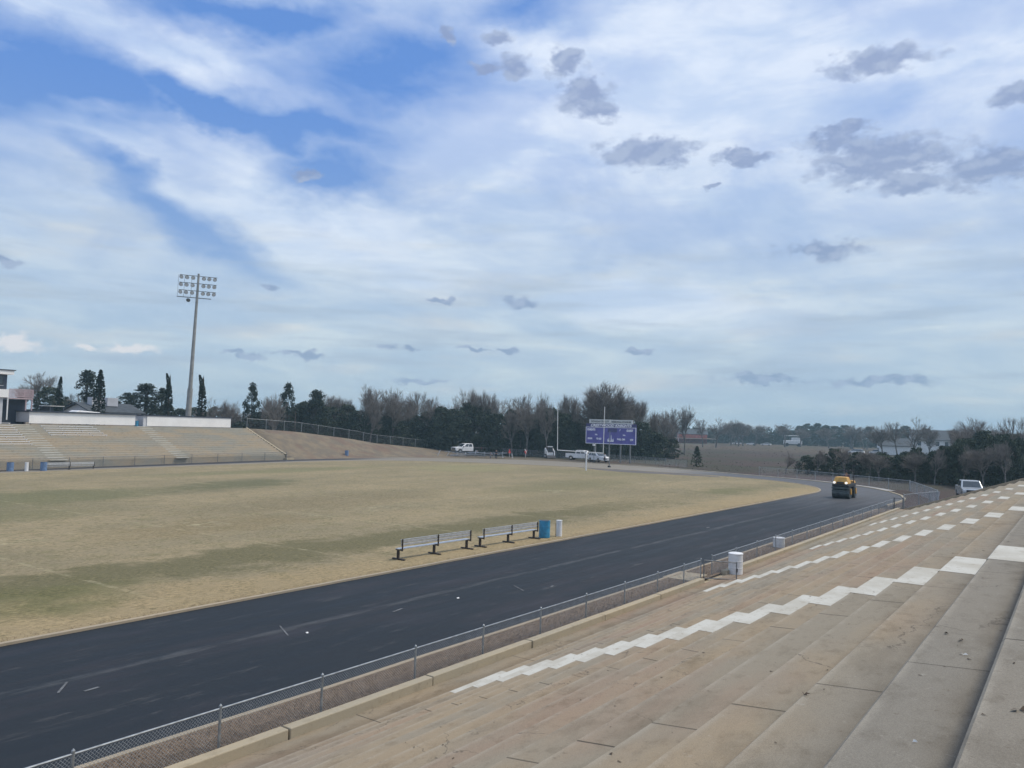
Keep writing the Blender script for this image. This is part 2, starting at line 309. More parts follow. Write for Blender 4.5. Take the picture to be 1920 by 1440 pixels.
def m_field():
    m, t, b, o = base('dormant_turf', .95, .12)
    x, y, z = t.sep(o)
    wv = t.noise(o, .35, 5, .6, out='Color')
    ow = t.vmath('ADD', o, t.vmath('SCALE', t.vmath('SUBTRACT', wv, (.5, .5, .5)), scale=7.))
    xw, yw, zw = t.sep(ow)
    n1 = t.noise(t.mapping(o, scale=(.5, 1, 1)), .16, 6, .6)
    n2 = t.noise(t.mapping(o, scale=(1, 1.3, 1)), .8, 6, .68)
    n3 = t.noise(t.mapping(o, scale=(.8, 1.6, 1)), 4.5, 6, .7)
    c = t.mix(t.mapr(n1, .35, .65), (.345, .282, .192, 1), (.265, .226, .158, 1))
    c = t.mix(t.mapr(n2, .48, .70, 0., .7), c, (.20, .185, .105, 1))
    # greener, damper strip a few metres in from the kerb
    g = t.math('SUBTRACT', 1., t.math('DIVIDE', t.math('ABSOLUTE', t.math('SUBTRACT', yw, 28.3)), 3.4))
    g = t.math('ADD', g, t.math('MULTIPLY', t.math('SUBTRACT', n2, .5), 1.5))
    gx = t.math('MULTIPLY', t.mapr(x, -5., 11., .15, 1.), t.mapr(x, 42., 66., 1., .25))
    c = t.mix(t.math('MULTIPLY', t.mapr(g, .0, .75), t.math('MULTIPLY', gx, .92)), c, (.155, .142, .086, 1))
    def blob(cx, cy, rx, ry, rot, col, s):
        nonlocal c
        v = t.vmath('LENGTH', t.mapping(ow, (cx, cy, 0), (0, 0, rot), (rx, ry, 1e6), 'TEXTURE'))
        k = t.math('MULTIPLY', t.mapr(t.math('ADD', v, t.math('MULTIPLY', t.math('SUBTRACT', n2, .5), 1.1)), 1., .35), s)
        c = t.mix(k, c, c4(col))
    blob(26, 60, 14, 8, .2, (.155, .16, .095), .8); blob(44, 62, 12, 5, .3, (.13, .135, .085), .85)
    blob(17, 50, 12, 6, 0, (.165, .165, .10), .7); blob(77, 28, 8, 3, 0, (.16, .165, .09), .6)
    blob(70, 42, 20, 6, .1, (.19, .18, .11), .6); blob(40, 45, 16, 6, .1, (.24, .20, .135), .7); blob(92, 52, 9, 12, .1, (.21, .195, .12), .6); blob(52, 34, 13, 4, 0., (.25, .215, .14), .6); blob(10, 26, 7, 3.5, 0, (.145, .145, .065), .7)
    blob(60, 76, 22, 4, .0, (.19, .195, .11), .6); blob(26, 38, 9, 4, .1, (.25, .20, .125), .6)
    blob(85, 68, 14, 9, .4, (.27, .26, .15), .6)
    # dead straw blotches
    n5 = t.noise(t.mapping(o, scale=(.7, 2., 1)), 2.1, 7, .8)
    c = t.mix(t.mapr(n5, .50, .66, 0., .55), c, (.17, .155, .09, 1))
    c = t.mix(t.mapr(n3, .50, .68, 0., .72), c, (.135, .122, .07, 1))
    c = t.mix(t.mapr(n3, .44, .30, 0., .5), c, (.44, .365, .225, 1))
    # old yard lines, nearly gone
    xl = t.math('DIVIDE', t.math('SUBTRACT', x, 14.), 9.6)
    dl = t.math('MULTIPLY', t.math('ABSOLUTE', t.math('SUBTRACT', xl, t.math('ROUND', xl))), 9.6)
    dl = t.math('ADD', dl, t.math('MULTIPLY', t.math('SUBTRACT', n3, .5), .18))
    ln = t.math('MULTIPLY', t.mapr(dl, .16, .05), t.math('MULTIPLY', t.mapr(n2, .42, .62), t.math('MULTIPLY', t.mapr(y, 22.2, 22.6), t.mapr(y, 84., 80.))))
    c = t.mix(t.math('MULTIPLY', ln, .38), c, (.48, .43, .30, 1))
    yl = t.math('ABSOLUTE', t.math('SUBTRACT', y, 39.2))
    pn = t.mapr(t.noise(t.mapping(o, loc=(2, 5, 0), scale=(.5, 2.2, 1)), 1.6, 3, .5), .56, .62)
    pm = t.math('MULTIPLY', t.mapr(yl, 1.6, 1.0), t.math('MULTIPLY', pn, t.mapr(t.noise(t.comb(x), .22, 1), .5, .55)))
    c = t.mix(t.math('MULTIPLY', pm, .6), c, (.47, .43, .31, 1))
    # worn grass near the kerb is sandier
    nk = t.math('MULTIPLY', t.mapr(yw, 26.5, 22.5), .65)
    c = t.mix(nk, c, (.365, .282, .175, 1))
    n9 = t.noise(t.mapping(o, scale=(.8, 1.2, 1)), 7.5, 4, .7)
    c = t.mix(t.mapr(t.noise(o, .7, 4, .6), .38, .6, .25, 1.), c, t.mix(1., c, t.mix(t.mapr(n9, .38, .60), (.74, .75, .72, 1), (1.18, 1.16, 1.12, 1)), 'MULTIPLY'))
    tuft = t.mapr(t.noise(t.mapping(o, scale=(1, 1.5, 1)), 3.0, 3, .5), .66, .72)
    c = t.mix(t.math('MULTIPLY', tuft, .55), c, (.085, .085, .045, 1))
    c = t.mix(1., c, (.93, .925, .87, 1), 'MULTIPLY')
    fine = t.noise(o, 26., 4, .75)
    c = t.mix(1., c, t.mix(fine, (.68, .68, .66, 1), (1.32, 1.32, 1.32, 1)), 'MULTIPLY')
    t.put(b.inputs['Base Color'], c); bumpit(t, b, t.math('ADD', fine, n3), .6, .05); return m
M_field = m_field()

def m_ground():
    m, t, b, o = base('winter_ground', .95, .1)
    x, y, z = t.sep(o)
    n1 = t.noise(t.mapping(o, scale=(.5, 1, 1)), .05, 6, .6); n2 = t.noise(o, .5, 6, .68); n3 = t.noise(o, 3.5, 6, .7)
    brown = t.mix(t.mapr(n1, .36, .62), (.082, .060, .056, 1), (.060, .062, .044, 1))
    brown = t.mix(t.mapr(n2, .48, .68, 0., .6), brown, (.075, .066, .052, 1))
    tan = t.mix(t.mapr(n2, .40, .60), (.215, .175, .125, 1), (.165, .14, .11, 1))
    tan = t.mix(t.mapr(t.noise(o, .16, 5, .6), .50, .62, 0., .6), tan, (.165, .112, .088, 1))
    k = t.math('MULTIPLY', t.mapr(x, 135., 112.), t.mapr(y, 48., 72.))
    c = t.mix(k, brown, tan)
    gr = t.mapr(t.math('ADD', x, t.math('MULTIPLY', t.math('SUBTRACT', n2, .5), 60.)), 250., 300.)
    c = t.mix(t.math('MULTIPLY', t.math('MULTIPLY', gr, t.mapr(n2, .42, .58)), .8), c, (.15, .115, .08, 1))
    c = t.mix(t.mapr(n3, .52, .72, 0., .5), c, t.mix(1., c, (.5, .5, .48, 1), 'MULTIPLY'))
    fine = t.noise(o, 18., 4, .75)
    c = t.mix(1., c, t.mix(fine, (.7, .7, .7, 1), (1.3, 1.3, 1.3, 1)), 'MULTIPLY')
    t.put(b.inputs['Base Color'], c); bumpit(t, b, t.math('ADD', fine, n3), .6, .06); return m
M_ground = m_ground()
M_gravel = mat('dry_grass_soil', (.225, .158, .102), .95, alt=(.095, .065, .042), vscale=14, bump=.8, bscale=60)
M_straw = mat('dry_grass_blades', (.28, .20, .13), .95, alt=(.11, .075, .048), vscale=5)
M_dirt = mat('infield_dirt', (.14, .125, .115), .95, alt=(.10, .09, .085), vscale=.4, bump=.5, bscale=20)

# ---------------------------------------------------------------- mesh helpers
class MB:
    def __init__(s): s.v = []; s.f = []
    def add(s, vs, fs):
        k = len(s.v); s.v += [tuple(v) for v in vs]; s.f += [tuple(i+k for i in q) for q in fs]; return s
    def box(s, c, size, rz=0., rx=0., ry=0.):
        M = Matrix.Translation(c) @ Matrix.Rotation(rz, 4, 'Z') @ Matrix.Rotation(ry, 4, 'Y') @ Matrix.Rotation(rx, 4, 'X')
        a, b, d = size[0]/2, size[1]/2, size[2]/2
        vs = [M @ Vector((i*a, j*b, k*d)) for i in (-1, 1) for j in (-1, 1) for k in (-1, 1)]
        return s.add(vs, [(0,1,3,2),(4,6,7,5),(0,4,5,1),(2,3,7,6),(0,2,6,4),(1,5,7,3)])
    def tube(s, a, b, r1, r2=None, n=8, caps=True):
        a, b = Vector(a), Vector(b); r2 = r1 if r2 is None else r2; d = (b-a)
        if d.length < 1e-6: return s
        q = d.to_track_quat('Z', 'Y'); vs = []
        for p, rr in ((a, r1), (b, r2)):
            for i in range(n): vs.append(p + q @ Vector((cos(2*pi*i/n)*rr, sin(2*pi*i/n)*rr, 0)))
        fs = [(i, (i+1) % n, n+(i+1) % n, n+i) for i in range(n)]
        if caps: fs += [tuple(range(n-1, -1, -1)), tuple(range(n, 2*n))]
        return s.add(vs, fs)
    def lathe(s, prof, n=20, c=(0,0,0)):
        vs = [(c[0]+cos(2*pi*i/n)*rr, c[1]+sin(2*pi*i/n)*rr, c[2]+z) for rr, z in prof for i in range(n)]
        fs = [(j*n+i, j*n+(i+1) % n, (j+1)*n+(i+1) % n, (j+1)*n+i) for j in range(len(prof)-1) for i in range(n)]
        fs += [tuple(range(n-1, -1, -1)), tuple((len(prof)-1)*n+i for i in range(n))]
        return s.add(vs, fs)
    def prism(s, poly, y0, y1, y0b=None, y1b=None, top=None):
        """side profile poly (x,z) extruded from y0 to y1"""
        n = len(poly); vs = [(x, y0, z) for x, z in poly]+[(x, y1, z) for x, z in poly]
        fs = [(i, (i+1) % n, n+(i+1) % n, n+i) for i in range(n)]+[tuple(range(n-1, -1, -1)), tuple(range(n, 2*n))]
        return s.add(vs, fs)
    def quad(s, a, b, c, d): return s.add([a, b, c, d], [(0, 1, 2, 3)])
    def build(s, name, m, parent=None, smooth=False, bevel=0.):
        me = bpy.data.meshes.new(name); me.from_pydata(s.v, [], s.f); me.validate(); me.update()
        if smooth:
            for p in me.polygons: p.use_smooth = True
        o = bpy.data.objects.new(name, me); COL.objects.link(o); me.materials.append(m)
        if parent: o.parent = parent
        if bevel:
            bv = o.modifiers.new('bevel', 'BEVEL'); bv.width = bevel; bv.segments = 2; bv.limit_method = 'ANGLE'
        return o
def tag(o, label, cat, group=None, kind=None):
    o['label'] = label; o['category'] = cat
    if group: o['group'] = group
    if kind: o['kind'] = kind
    return o
def thing(name, label, cat, loc=(0,0,0), rz=0., group=None):
    o = bpy.data.objects.new(name, None); COL.objects.link(o); o.empty_display_size = .3
    o.location = loc; o.rotation_euler = (0, 0, rz); return tag(o, label, cat, group)
def struct(o): o['kind'] = 'structure'; return o
KIDS = {}
def dup(root, loc, rz=0., label=None, sc=None):
    r_ = root.copy(); COL.objects.link(r_); r_.location = loc; r_.rotation_euler = (0, 0, rz)
    if sc: r_.scale = sc
    if label: r_['label'] = label
    for ch in [c for c in bpy.data.objects if c.parent == root] if root.name not in KIDS else KIDS[root.name]:
        c = ch.copy(); COL.objects.link(c); c.parent = r_
        for g in [q for q in bpy.data.objects if q.parent == ch]:
            d = g.copy(); COL.objects.link(d); d.parent = c
    return r_
def text_mesh(name, txt, size, m, parent, loc, rot, shear=0., spacing=1., width=None, bold=.0):
    cu = bpy.data.curves.new(name, 'FONT'); cu.body = txt; cu.size = size; cu.align_x = 'CENTER'; cu.align_y = 'CENTER'
    cu.extrude = .012; cu.shear = shear; cu.space_character = spacing; cu.offset = bold
    t_ = bpy.data.objects.new(name, cu); COL.objects.link(t_)
    bpy.context.view_layer.update()
    me = bpy.data.meshes.new_from_object(t_.evaluated_get(bpy.context.evaluated_depsgraph_get()))
    bpy.data.objects.remove(t_)
    me.materials.clear(); me.materials.append(m); me.name = name
    if width:
        xs = [v.co.x for v in me.vertices]; k = width/(max(xs)-min(xs))
        for v in me.vertices: v.co.x *= k
    o = bpy.data.objects.new(name, me); COL.objects.link(o); o.parent = parent; o.location = loc; o.rotation_euler = rot
    return o

# ---------------------------------------------------------------- terrain
E0 = Vector((76.4, 96.1, 0)); FA = radians(3); FU = Vector((cos(FA), sin(FA), 0)); FN = Vector((-sin(FA), cos(FA), 0))
def ub(x, y): d = Vector((x, y, 0))-E0; return d.dot(FU), d.dot(FN)
def interp(x, pts):
    if x <= pts[0][0]: return pts[0][1]
    for (a, b), (c, d) in zip(pts, pts[1:]):
        if x <= c: return b+(d-b)*(x-a)/(c-a)
    return pts[-1][1]
def clamp(v, a=0., b=1.): return max(a, min(b, v))
CREST = [(0,4.46),(3.9,4.35),(7,4.22),(10.5,4.08),(14,3.76),(17.6,3.42),(21.2,3.09),(24.8,2.75),(28.6,2.2),(32.5,1.95),(36.5,1.68),(40.3,1.4),(44.3,1.14),(52.8,.83),(60,.3),(66,0)]
def gz0(x, y): return -0.42*clamp((77-x)/40)*clamp((y-21.5)/70)*clamp((x+140)/100)
def gz(x, y):
    z = gz0(x, y); uu, bb = ub(x, y)
    if y > 80 and bb > 0:
        hc = interp(uu, CREST)
        if uu < 0:
            return z-.3 if bb < 8.9 else 4.36
        s = clamp(bb/9.2); s = s*s*(3-2*s)*.5+s*.5
        if bb > 11:
            fall = clamp((bb-11)/12)*clamp((uu-2)/14); s = 1-fall
        z = z*(1-s)+hc*s
    if y < 12.6 and x < 71.2: z = -.34
    elif x > 74 and y < 14: z = -.35*clamp((x-74)/12)*clamp((14-y)/3)*clamp((140-x)/30)
    return z
def lines(fine_a, fine_b, step, coarse): return sorted(set([round(fine_a+i*step, 3) for i in range(int((fine_b-fine_a)/step)+1)]+coarse))
gx_ = lines(-60, 170, 2.5, [-1200, -900, -600, -400, -250, -160, -100, 71.0, 71.4, 73, 190, 220, 260, 300, 350, 400, 450, 520, 600, 750, 950, 1200, 1500])
gy_ = lines(-40, 80, 4, [12.0, 12.55, 13.0, -1200, -800, -500, -300, -180, -100, -60])+[80.1+i*1.15 for i in range(44)]+[135, 140, 150, 165, 190, 230, 300, 400, 600, 900, 1300]
gy_ = sorted(set(gy_))
g = MB(); nx = len(gx_)
for y in gy_:
    for x in gx_: g.v.append((x, y, gz(x, y)-.02+ (mn.noise(Vector((x*.05, y*.05, 0)))*.35 if x > 150 else 0)))
for j in range(len(gy_)-1):
    for i in range(nx-1): g.f.append((j*nx+i, j*nx+i+1, (j+1)*nx+i+1, (j+1)*nx+i))
struct(g.build('ground', M_ground, smooth=True))

# track loops
def arc(cx, cy, r_, a0, a1, n): return [(cx+r_*cos(radians(a0+(a1-a0)*i/n)), cy+r_*sin(radians(a0+(a1-a0)*i/n))) for i in range(n+1)]
inner = [(x, 21.5) for x in range(-60, 82, 5)] + arc(82, 41.7, 20.2, -90, 0, 24)[1:] + [(102.9,48),(103.1,55),(102.6,61),(101.4,67),(99.6,73),(97.4,78.5),(94,83.4),(90,86.7),(85,88.6)] + [(x, 89.2) for x in range(79, -61, -5)] + arc(-60, 55.35, 33.85, 90, 270, 30)[1:-1]
outer = [(x, 13.25) for x in range(-60, 82, 5)] + [(82.6,13.5),(86.9,14.5),(91.5,16.3),(95.8,18.7),(98.4,20.7),(100.9,23.4),(104,27.2),(106.5,31.6),(108.7,36.8),(111.2,42.4),(113.8,48.2),(116.3,54.1),(117.8,60.3),(118.3,66.5),(118.2,73),(117.2,80),(115.2,86),(111,91.5),(105,95),(97,96),(88,95.9)] + [(x, 95.6) for x in range(80, -61, -5)] + arc(-60, 54.4, 41.2, 90, 270, 30)[1:-1]
def resample(P_, n):
    P_ = P_+[P_[0]]; L = [0]
    for a, b in zip(P_, P_[1:]): L.append(L[-1]+hypot(b[0]-a[0], b[1]-a[1]))
    out = []
    for i in range(n):
        s = L[-1]*i/n; j = max(k for k in range(len(L)) if L[k] <= s); j = min(j, len(P_)-2); t = (s-L[j])/(L[j+1]-L[j])
        out.append((P_[j][0]*(1-t)+P_[j+1][0]*t, P_[j][1]*(1-t)+P_[j+1][1]*t))
    return out
# field sheet: rings shrinking towards the middle
inn = resample(inner, 260); cx0, cy0 = 20, 55.3
def spine(p): return (max(-50, min(72, p[0])), cy0)
fm = MB(); NR = 14
for k in range(NR+1):
    s = k/NR
    for p in inn:
        q = spine(p); x = q[0]*(1-s)+p[0]*s; y = q[1]*(1-s)+p[1]*s; fm.v.append((x, y, gz0(x, y)+.055))
n_ = len(inn)
for k in range(NR):
    for i in range(n_): fm.f.append((k*n_+i, k*n_+(i+1) % n_, (k+1)*n_+(i+1) % n_, (k+1)*n_+i))
struct(fm.build('football_field', M_field))
# track: match each inner point with an outer point of similar direction
tr = MB(); K = 6
outr = []
import bisect
def nearest_on(P_, p):
    best = None
    for a, b in zip(P_, P_[1:]+P_[:1]):
        ax, ay = a; bx, by = b; L = (bx-ax)**2+(by-ay)**2
        t = clamp(((p[0]-ax)*(bx-ax)+(p[1]-ay)*(by-ay))/L) if L else 0
        q = (ax+t*(bx-ax), ay+t*(by-ay)); d = hypot(q[0]-p[0], q[1]-p[1])
        if best is None or d < best[0]: best = (d, q)
    return best[1]
innd = resample(inner, 520)
outr = [nearest_on(outer, p) for p in innd]
for k in range(K+1):
    s = k/K
    for p, q in zip(innd, outr):
        x = p[0]*(1-s)+q[0]*s; y = p[1]*(1-s)+q[1]*s; tr.v.append((x, y, gz0(x, y)+.02))
n_ = len(innd)
for k in range(K):
    for i in range(n_): tr.f.append((k*n_+i, (k*n_+(i+1) % n_), (k+1)*n_+(i+1) % n_, (k+1)*n_+i))
struct(tr.build('running_track', M_asph))
def ribbon(path, w0, w1, z0, z1, closed=True, jit=0., gap=None):
    """kerb along a path: offset w0..w1 to the right of travel, from z0 to z1 above ground"""
    m_ = MB(); n = len(path); pts = []
    for i in range(n):
        a = path[i-1] if (closed or i > 0) else path[i]; b = path[(i+1) % n] if (closed or i < n-1) else path[i]
        dx_, dy_ = b[0]-a[0], b[1]-a[1]; L = hypot(dx_, dy_); nxx, nyy = dy_/L, -dx_/L
        j = random.uniform(-jit, jit)
        p = path[i]; zz = gz0(*p)
        for wv, zv in ((w0, z0), (w0, z1), (w1, z1), (w1, z0)):
            m_.v.append((p[0]+nxx*(wv+j), p[1]+nyy*(wv+j), zz+zv))
    for i in range(n if closed else n-1):
        a, b = i*4, ((i+1) % n)*4
        for k in range(3): m_.f.append((a+k, a+k+1, b+k+1, b+k))
    return m_
struct(ribbon(resample(inner, 420), -.09, .07, -.02, .085, jit=.015).build('inner_kerb', M_curb))
outs = [p for p in resample(outer, 420) if not (p[1] > 90 and p[0] < 110)]
near = [(x, 13.25) for x in range(-60, 71, 3)]
struct(ribbon(near, .02, .15, -.05, .035, closed=False, jit=.02).build('outer_kerb', M_curb))
turn = [p for p in resample(outer, 500) if p[0] > 72 and p[1] < 92]
struct(ribbon(turn, .02, .24, -.05, .09, closed=False, jit=.02).build('turn_kerb', M_conc))
apron = [p for p in resample(outer, 500) if p[0] > 90 and 17 < p[1] < 62]
struct(ribbon(apron, .24, 1.5, -.05, .03, closed=False).build('pavement_apron', mat('pale_pavement', (.34, .33, .32), .9, var=.12, vscale=1.2)))
# dirt strip (pit run-up) on the turf and the strip of soil under the fence
d_ = MB()
strip = [(98.4,54.6),(101.8,60.5),(102.6,55.5),(102.2,44),(100.5,38.2),(99.2,37.8),(98.6,44),(97.2,50)]
d_.add([(x, y, gz0(x, y)+.066) for x, y in strip], [tuple(range(len(strip)))]); struct(d_.build('dirt_runway', M_dirt))
gs = MB()
xs_ = [-60+2*i for i in range(66)]
for i in range(len(xs_)-1):
    a, b = xs_[i], xs_[i+1]
    gs.quad((a, 12.0, -.03), (b, 12.0, -.03), (b, 13.11, .02), (a, 13.11, .02))
struct(gs.build('soil_strip', M_gravel))
bl = MB()
for i in range(26000):
    t_ = random.random(); x = 4+60*t_**1.6; y = random.uniform(12.05, 13.06); h = random.uniform(.015, .065); a = random.uniform(0, 2*pi)
    zb = -.03+(y-12)*.05/1.09; l = random.uniform(-.05, .05); l2 = random.uniform(-.05, .05); ww = .006
    bl.add([(x-cos(a)*ww, y-sin(a)*ww, zb), (x+cos(a)*ww, y+sin(a)*ww, zb), (x+l, y+l2, zb+h)], [(0, 1, 2)])
for i in range(9000):
    x = random.uniform(8, 70); y = 21.62+abs(random.gauss(0, .25)); h = random.uniform(.008, .03); a = random.uniform(0, 2*pi); zb = .05
    l = random.uniform(-.05, .05); ww = .009
    bl.add([(x-cos(a)*ww, y-sin(a)*ww, zb), (x+cos(a)*ww, y+sin(a)*ww, zb), (x+l, y-l, zb+h)], [(0, 1, 2)])
tag(bl.build('dry_grass', M_straw), 'brown dry grass growing along the fence strip and the field kerb', 'grass', kind='stuff')

# ---------------------------------------------------------------- near grandstand
ROWT, ROWR = .6353, .2555
XE = 71.0
def rowz(k, x):
    t = clamp((x-14)/56, 0, 1.02); return (-.1155+ROWR*(k-1))*(1-t)+(-.01+.2322*(k-1))*t
def rowy(k): return 11.9153-ROWT*k
stand = thing('grandstand', 'near concrete grandstand in the foreground, tan stained steps falling to the track fence', 'grandstand')
XC = [-22, -10, 0, 4, 8, 14, 21, 28, 35, 42, 49, 56, 63.5, XE]
NK = 23
st = MB()
def strip_row(m_, xa, xb, k, off=0., front=True, y_first=None):
    cols = [xa]+[x for x in XC if xa+.01 < x < xb-.01]+[xb]
    for a, b in zip(cols, cols[1:]):
        def P4(x, y, z): return (x, y, z)
        yf = rowy(k)+off; yb = rowy(k+1)+off
        if k == 1 and y_first: yf = y_first
        za, zb_ = rowz(k, a)+off, rowz(k, b)+off
        c = .022
        m_.quad((a, yf-c, za), (b, yf-c, zb_), (b, yb, zb_), (a, yb, za))
        m_.quad((a, yf, za-c), (b, yf, zb_-c), (b, yf-c, zb_), (a, yf-c, za))
        if k > 1 or off == 0:
            pa = rowz(k-1, a)+off if k > 1 else za-.4; pb = rowz(k-1, b)+off if k > 1 else zb_-.4
            m_.quad((a, yf, pa), (b, yf, pb), (b, yf, zb_-c), (a, yf, za-c))
for k in range(1, NK+1): strip_row(st, -22, XE, k, 0., y_first=11.82)
# top landing and end cheek
zt = rowz(NK, 0); st.quad((-22, rowy(NK+1), rowz(NK, -22)), (XE, rowy(NK+1), rowz(NK, XE)), (XE, -9, rowz(NK, XE)), (-22, -9, rowz(NK, -22)))
ck = [(XE, 11.82, rowz(1, XE))]
for k in range(1, NK+1):
    ck.append((XE, rowy(k+1), rowz(k, XE)))
    if k < NK: ck.append((XE, rowy(k+1), rowz(k+1, XE)))
for i in range(0, len(ck)-1):
    a, b = ck[i], ck[i+1]
    if abs(a[1]-b[1]) > .01: st.quad((XE, a[1], -.4), (XE, b[1], -.4), b, a)
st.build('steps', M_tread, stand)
for x0 in (13.65, 28.0, 42.1, 56.2):
    fl = MB()
    for k in range(1, NK):
        j = [random.uniform(-.02, .02) for _ in range(2)]
        strip_row(fl, x0+j[0], x0+1.93+j[1], k, .004)
    fl.build('painted_aisle', M_wpaint, stand)
# end coping
ec = MB()
def coping(x, hw, h):
    for k in range(0, NK):
        ya, yb = 11.6-ROWT*k, 11.6-ROWT*(k+1); za = rowz(1+k+.25, XE); zb_ = rowz(2+k+.25, XE)
        vs = []
        for (yy, zz) in ((ya, za), (yb, zb_)):
            vs += [(x-hw, yy, zz-.45), (x+hw, yy, zz-.45), (x+hw, yy, zz+h), (x-hw, yy, zz+h)]
        ec.add(vs, [(0,1,5,4),(1,2,6,5),(2,3,7,6),(3,0,4,7)])
coping(XE+.12, .11, -.05); ec.build('end_coping', M_curb, stand)

# low concrete wall at the foot, in cast lengths, with the gateway gap
def wallrun(label, xa, xb, n):
    wl = thing('low_wall', label, 'low wall', (xa, 11.93, -.12))
    L = (xb-xa)/n
    for i in range(n):
        m_ = MB(); j = random.uniform(-.012, .012); tl = random.uniform(-.006, .006)
        m_.box((L*(i+.5), j, .06+tl), (L-.035, .24, .28), rz=random.uniform(-.002, .002))
        m_.build('wall_block', M_conc, wl, bevel=.02)
wallrun('low concrete wall in the foreground between the steps and the fence, left of the open gate', -22, 29.6, 13)
wallrun('long low concrete wall running from the open gate to the far end of the steps', 31.9, 71.2, 10)
gp = MB().box((29.9, 12.75, -.02), (1.7, 1.15, .09)); 
tag(gp.build('gate_slab', M_conc), 'small flat concrete slab beside the open gate post', 'slab')

MB().box((30.75, 12.3, -.27), (2.3, 1.0, .3)).build('threshold', M_conc, stand)
# ---------------------------------------------------------------- fences
def fence(label, pts, h, post=2.5, wires=.07, wr=.0022, pr=.028, rr=.02, gzf=None, group=None, posts=None, m=None, bottom=0., mp=None):
    """pts: list of (x,y,z-ground)"""
    m = m or M_wire; mp = mp or M_galv
    root = thing('chain_link_fence', label, 'fence', pts[0], 0., group)
    o = Vector(pts[0]); P_ = [Vector(p)-o for p in pts]; L = [0]
    for a, b in zip(P_, P_[1:]): L.append(L[-1]+(b-a).to_2d().length)
    def at(s):
        s = clamp(s, 0, L[-1]); j = 0
        while j < len(L)-2 and L[j+1] < s: j += 1
        t = (s-L[j])/(L[j+1]-L[j]); return P_[j].lerp(P_[j+1], t)
    n = int(L[-1]/post); ss = posts if posts is not None else [L[-1]*i/n for i in range(n+1)]
    for s in ss:
        p = at(s); m_ = MB(); m_.tube(p, p+Vector((0, 0, h+.02)), pr, n=8); m_.lathe([(pr*1.25, 0), (pr*1.2, .03), (.005, .06)], 8, p+Vector((0, 0, h+.02)))
        m_.build('post', mp, root)
    ra = MB()
    k = max(2, int(L[-1]/2)); q = [at(L[-1]*i/k) for i in range(k+1)]
    for a, b in zip(q, q[1:]): ra.tube(a+Vector((0, 0, h)), b+Vector((0, 0, h)), rr, n=6, caps=False)
    ra.build('top_rail', mp, root)
    wm = MB(); s = -h
    while s < L[-1]:
        for sg in (1, -1):
            s0, s1 = (s, s+h) if sg == 1 else (s+h, s)
            z0, z1 = bottom, h
            def cl(sa, za, sb, zb_):
                if sa < 0: za = za+(zb_-za)*(0-sa)/(sb-sa); sa = 0
                if sa > L[-1]: za = za+(zb_-za)*(L[-1]-sa)/(sb-sa); sa = L[-1]
                return sa, za
            a1, za1 = cl(s0, z0, s1, z1); b1, zb1 = cl(s1, z1, s0, z0)
            if abs(a1-b1) > .01: wm.tube(at(a1)+Vector((0, 0, za1)), at(b1)+Vector((0, 0, zb1)), wr, n=3, caps=False)
        s += wires
    wm.build('wire_mesh', m, root)
    return root
FY = 12.16
near_s = [4.04-2.5*i for i in range(1, 11)]
px = [-21, -18.5, -16, -13.5, -11, -8.6, -6.2, -3.8, -1.4, 1.1, 3.6, 6.04, 8.52, 10.8, 13.5, 16.0, 18.6, 21.1, 23.6, 26.1, 28.4, 30.05]
fence('waist-high grey chain link fence in the foreground, along the track up to the open gate', [(-21, FY, -.08), (30.05, FY, -.08)], .77, posts=[x+21 for x in px], wires=.062, wr=.0029, pr=.024, rr=.016)
fence('waist-high chain link fence behind the long low wall, from the gate towards the far turn', [(31.2, FY, -.05), (70.6, 12.3, 0)], .76, post=2.8, wires=.09, wr=.0028, pr=.024, rr=.017)
# open gate
gt = thing('gate', 'small open chain link gate swung over the walkway', 'gate', (30.16, 12.08, -.1), atan2(-.93, 1.05))
fr_ = MB()
for a, b in (((0,0,.06),(0,0,.78)), ((0,0,.78),(1.42,0,.66)), ((1.42,0,.0),(1.42,0,.70)), ((0,0,.08),(1.42,0,.0))): fr_.tube(a, b, .022, n=8)
fr_.build('frame', M_galvd, gt)
wm = MB()
for i in range(-8, 16):
    x = i*.09
    for sg in (0, 1):
        a = [x, .06] ; b = [x+.7, .70]
        if sg: a = [x+.7, .06]; b = [x, .70]
        def cp(p, q):
            p = list(p)
            for lim in (0., 1.42):
                if (p[0] < lim) == (lim == 0.) and p[0] != lim and (p[0] < 0 or p[0] > 1.42):
                    t = (lim-p[0])/(q[0]-p[0]); p = [lim, p[1]+(q[1]-p[1])*t]
            return p
        a2, b2 = cp(a, b), cp(b, a)
        if 0 <= a2[0] <= 1.42 and 0 <= b2[0] <= 1.42: wm.tube((a2[0], 0, a2[1]), (b2[0], 0, b2[1]), .0025, n=3, caps=False)
wm.build('wire_mesh', M_wire, gt)
MB().box((1.43, 0, .36), (.05, .05, .14)).build('latch', M_dark, gt)
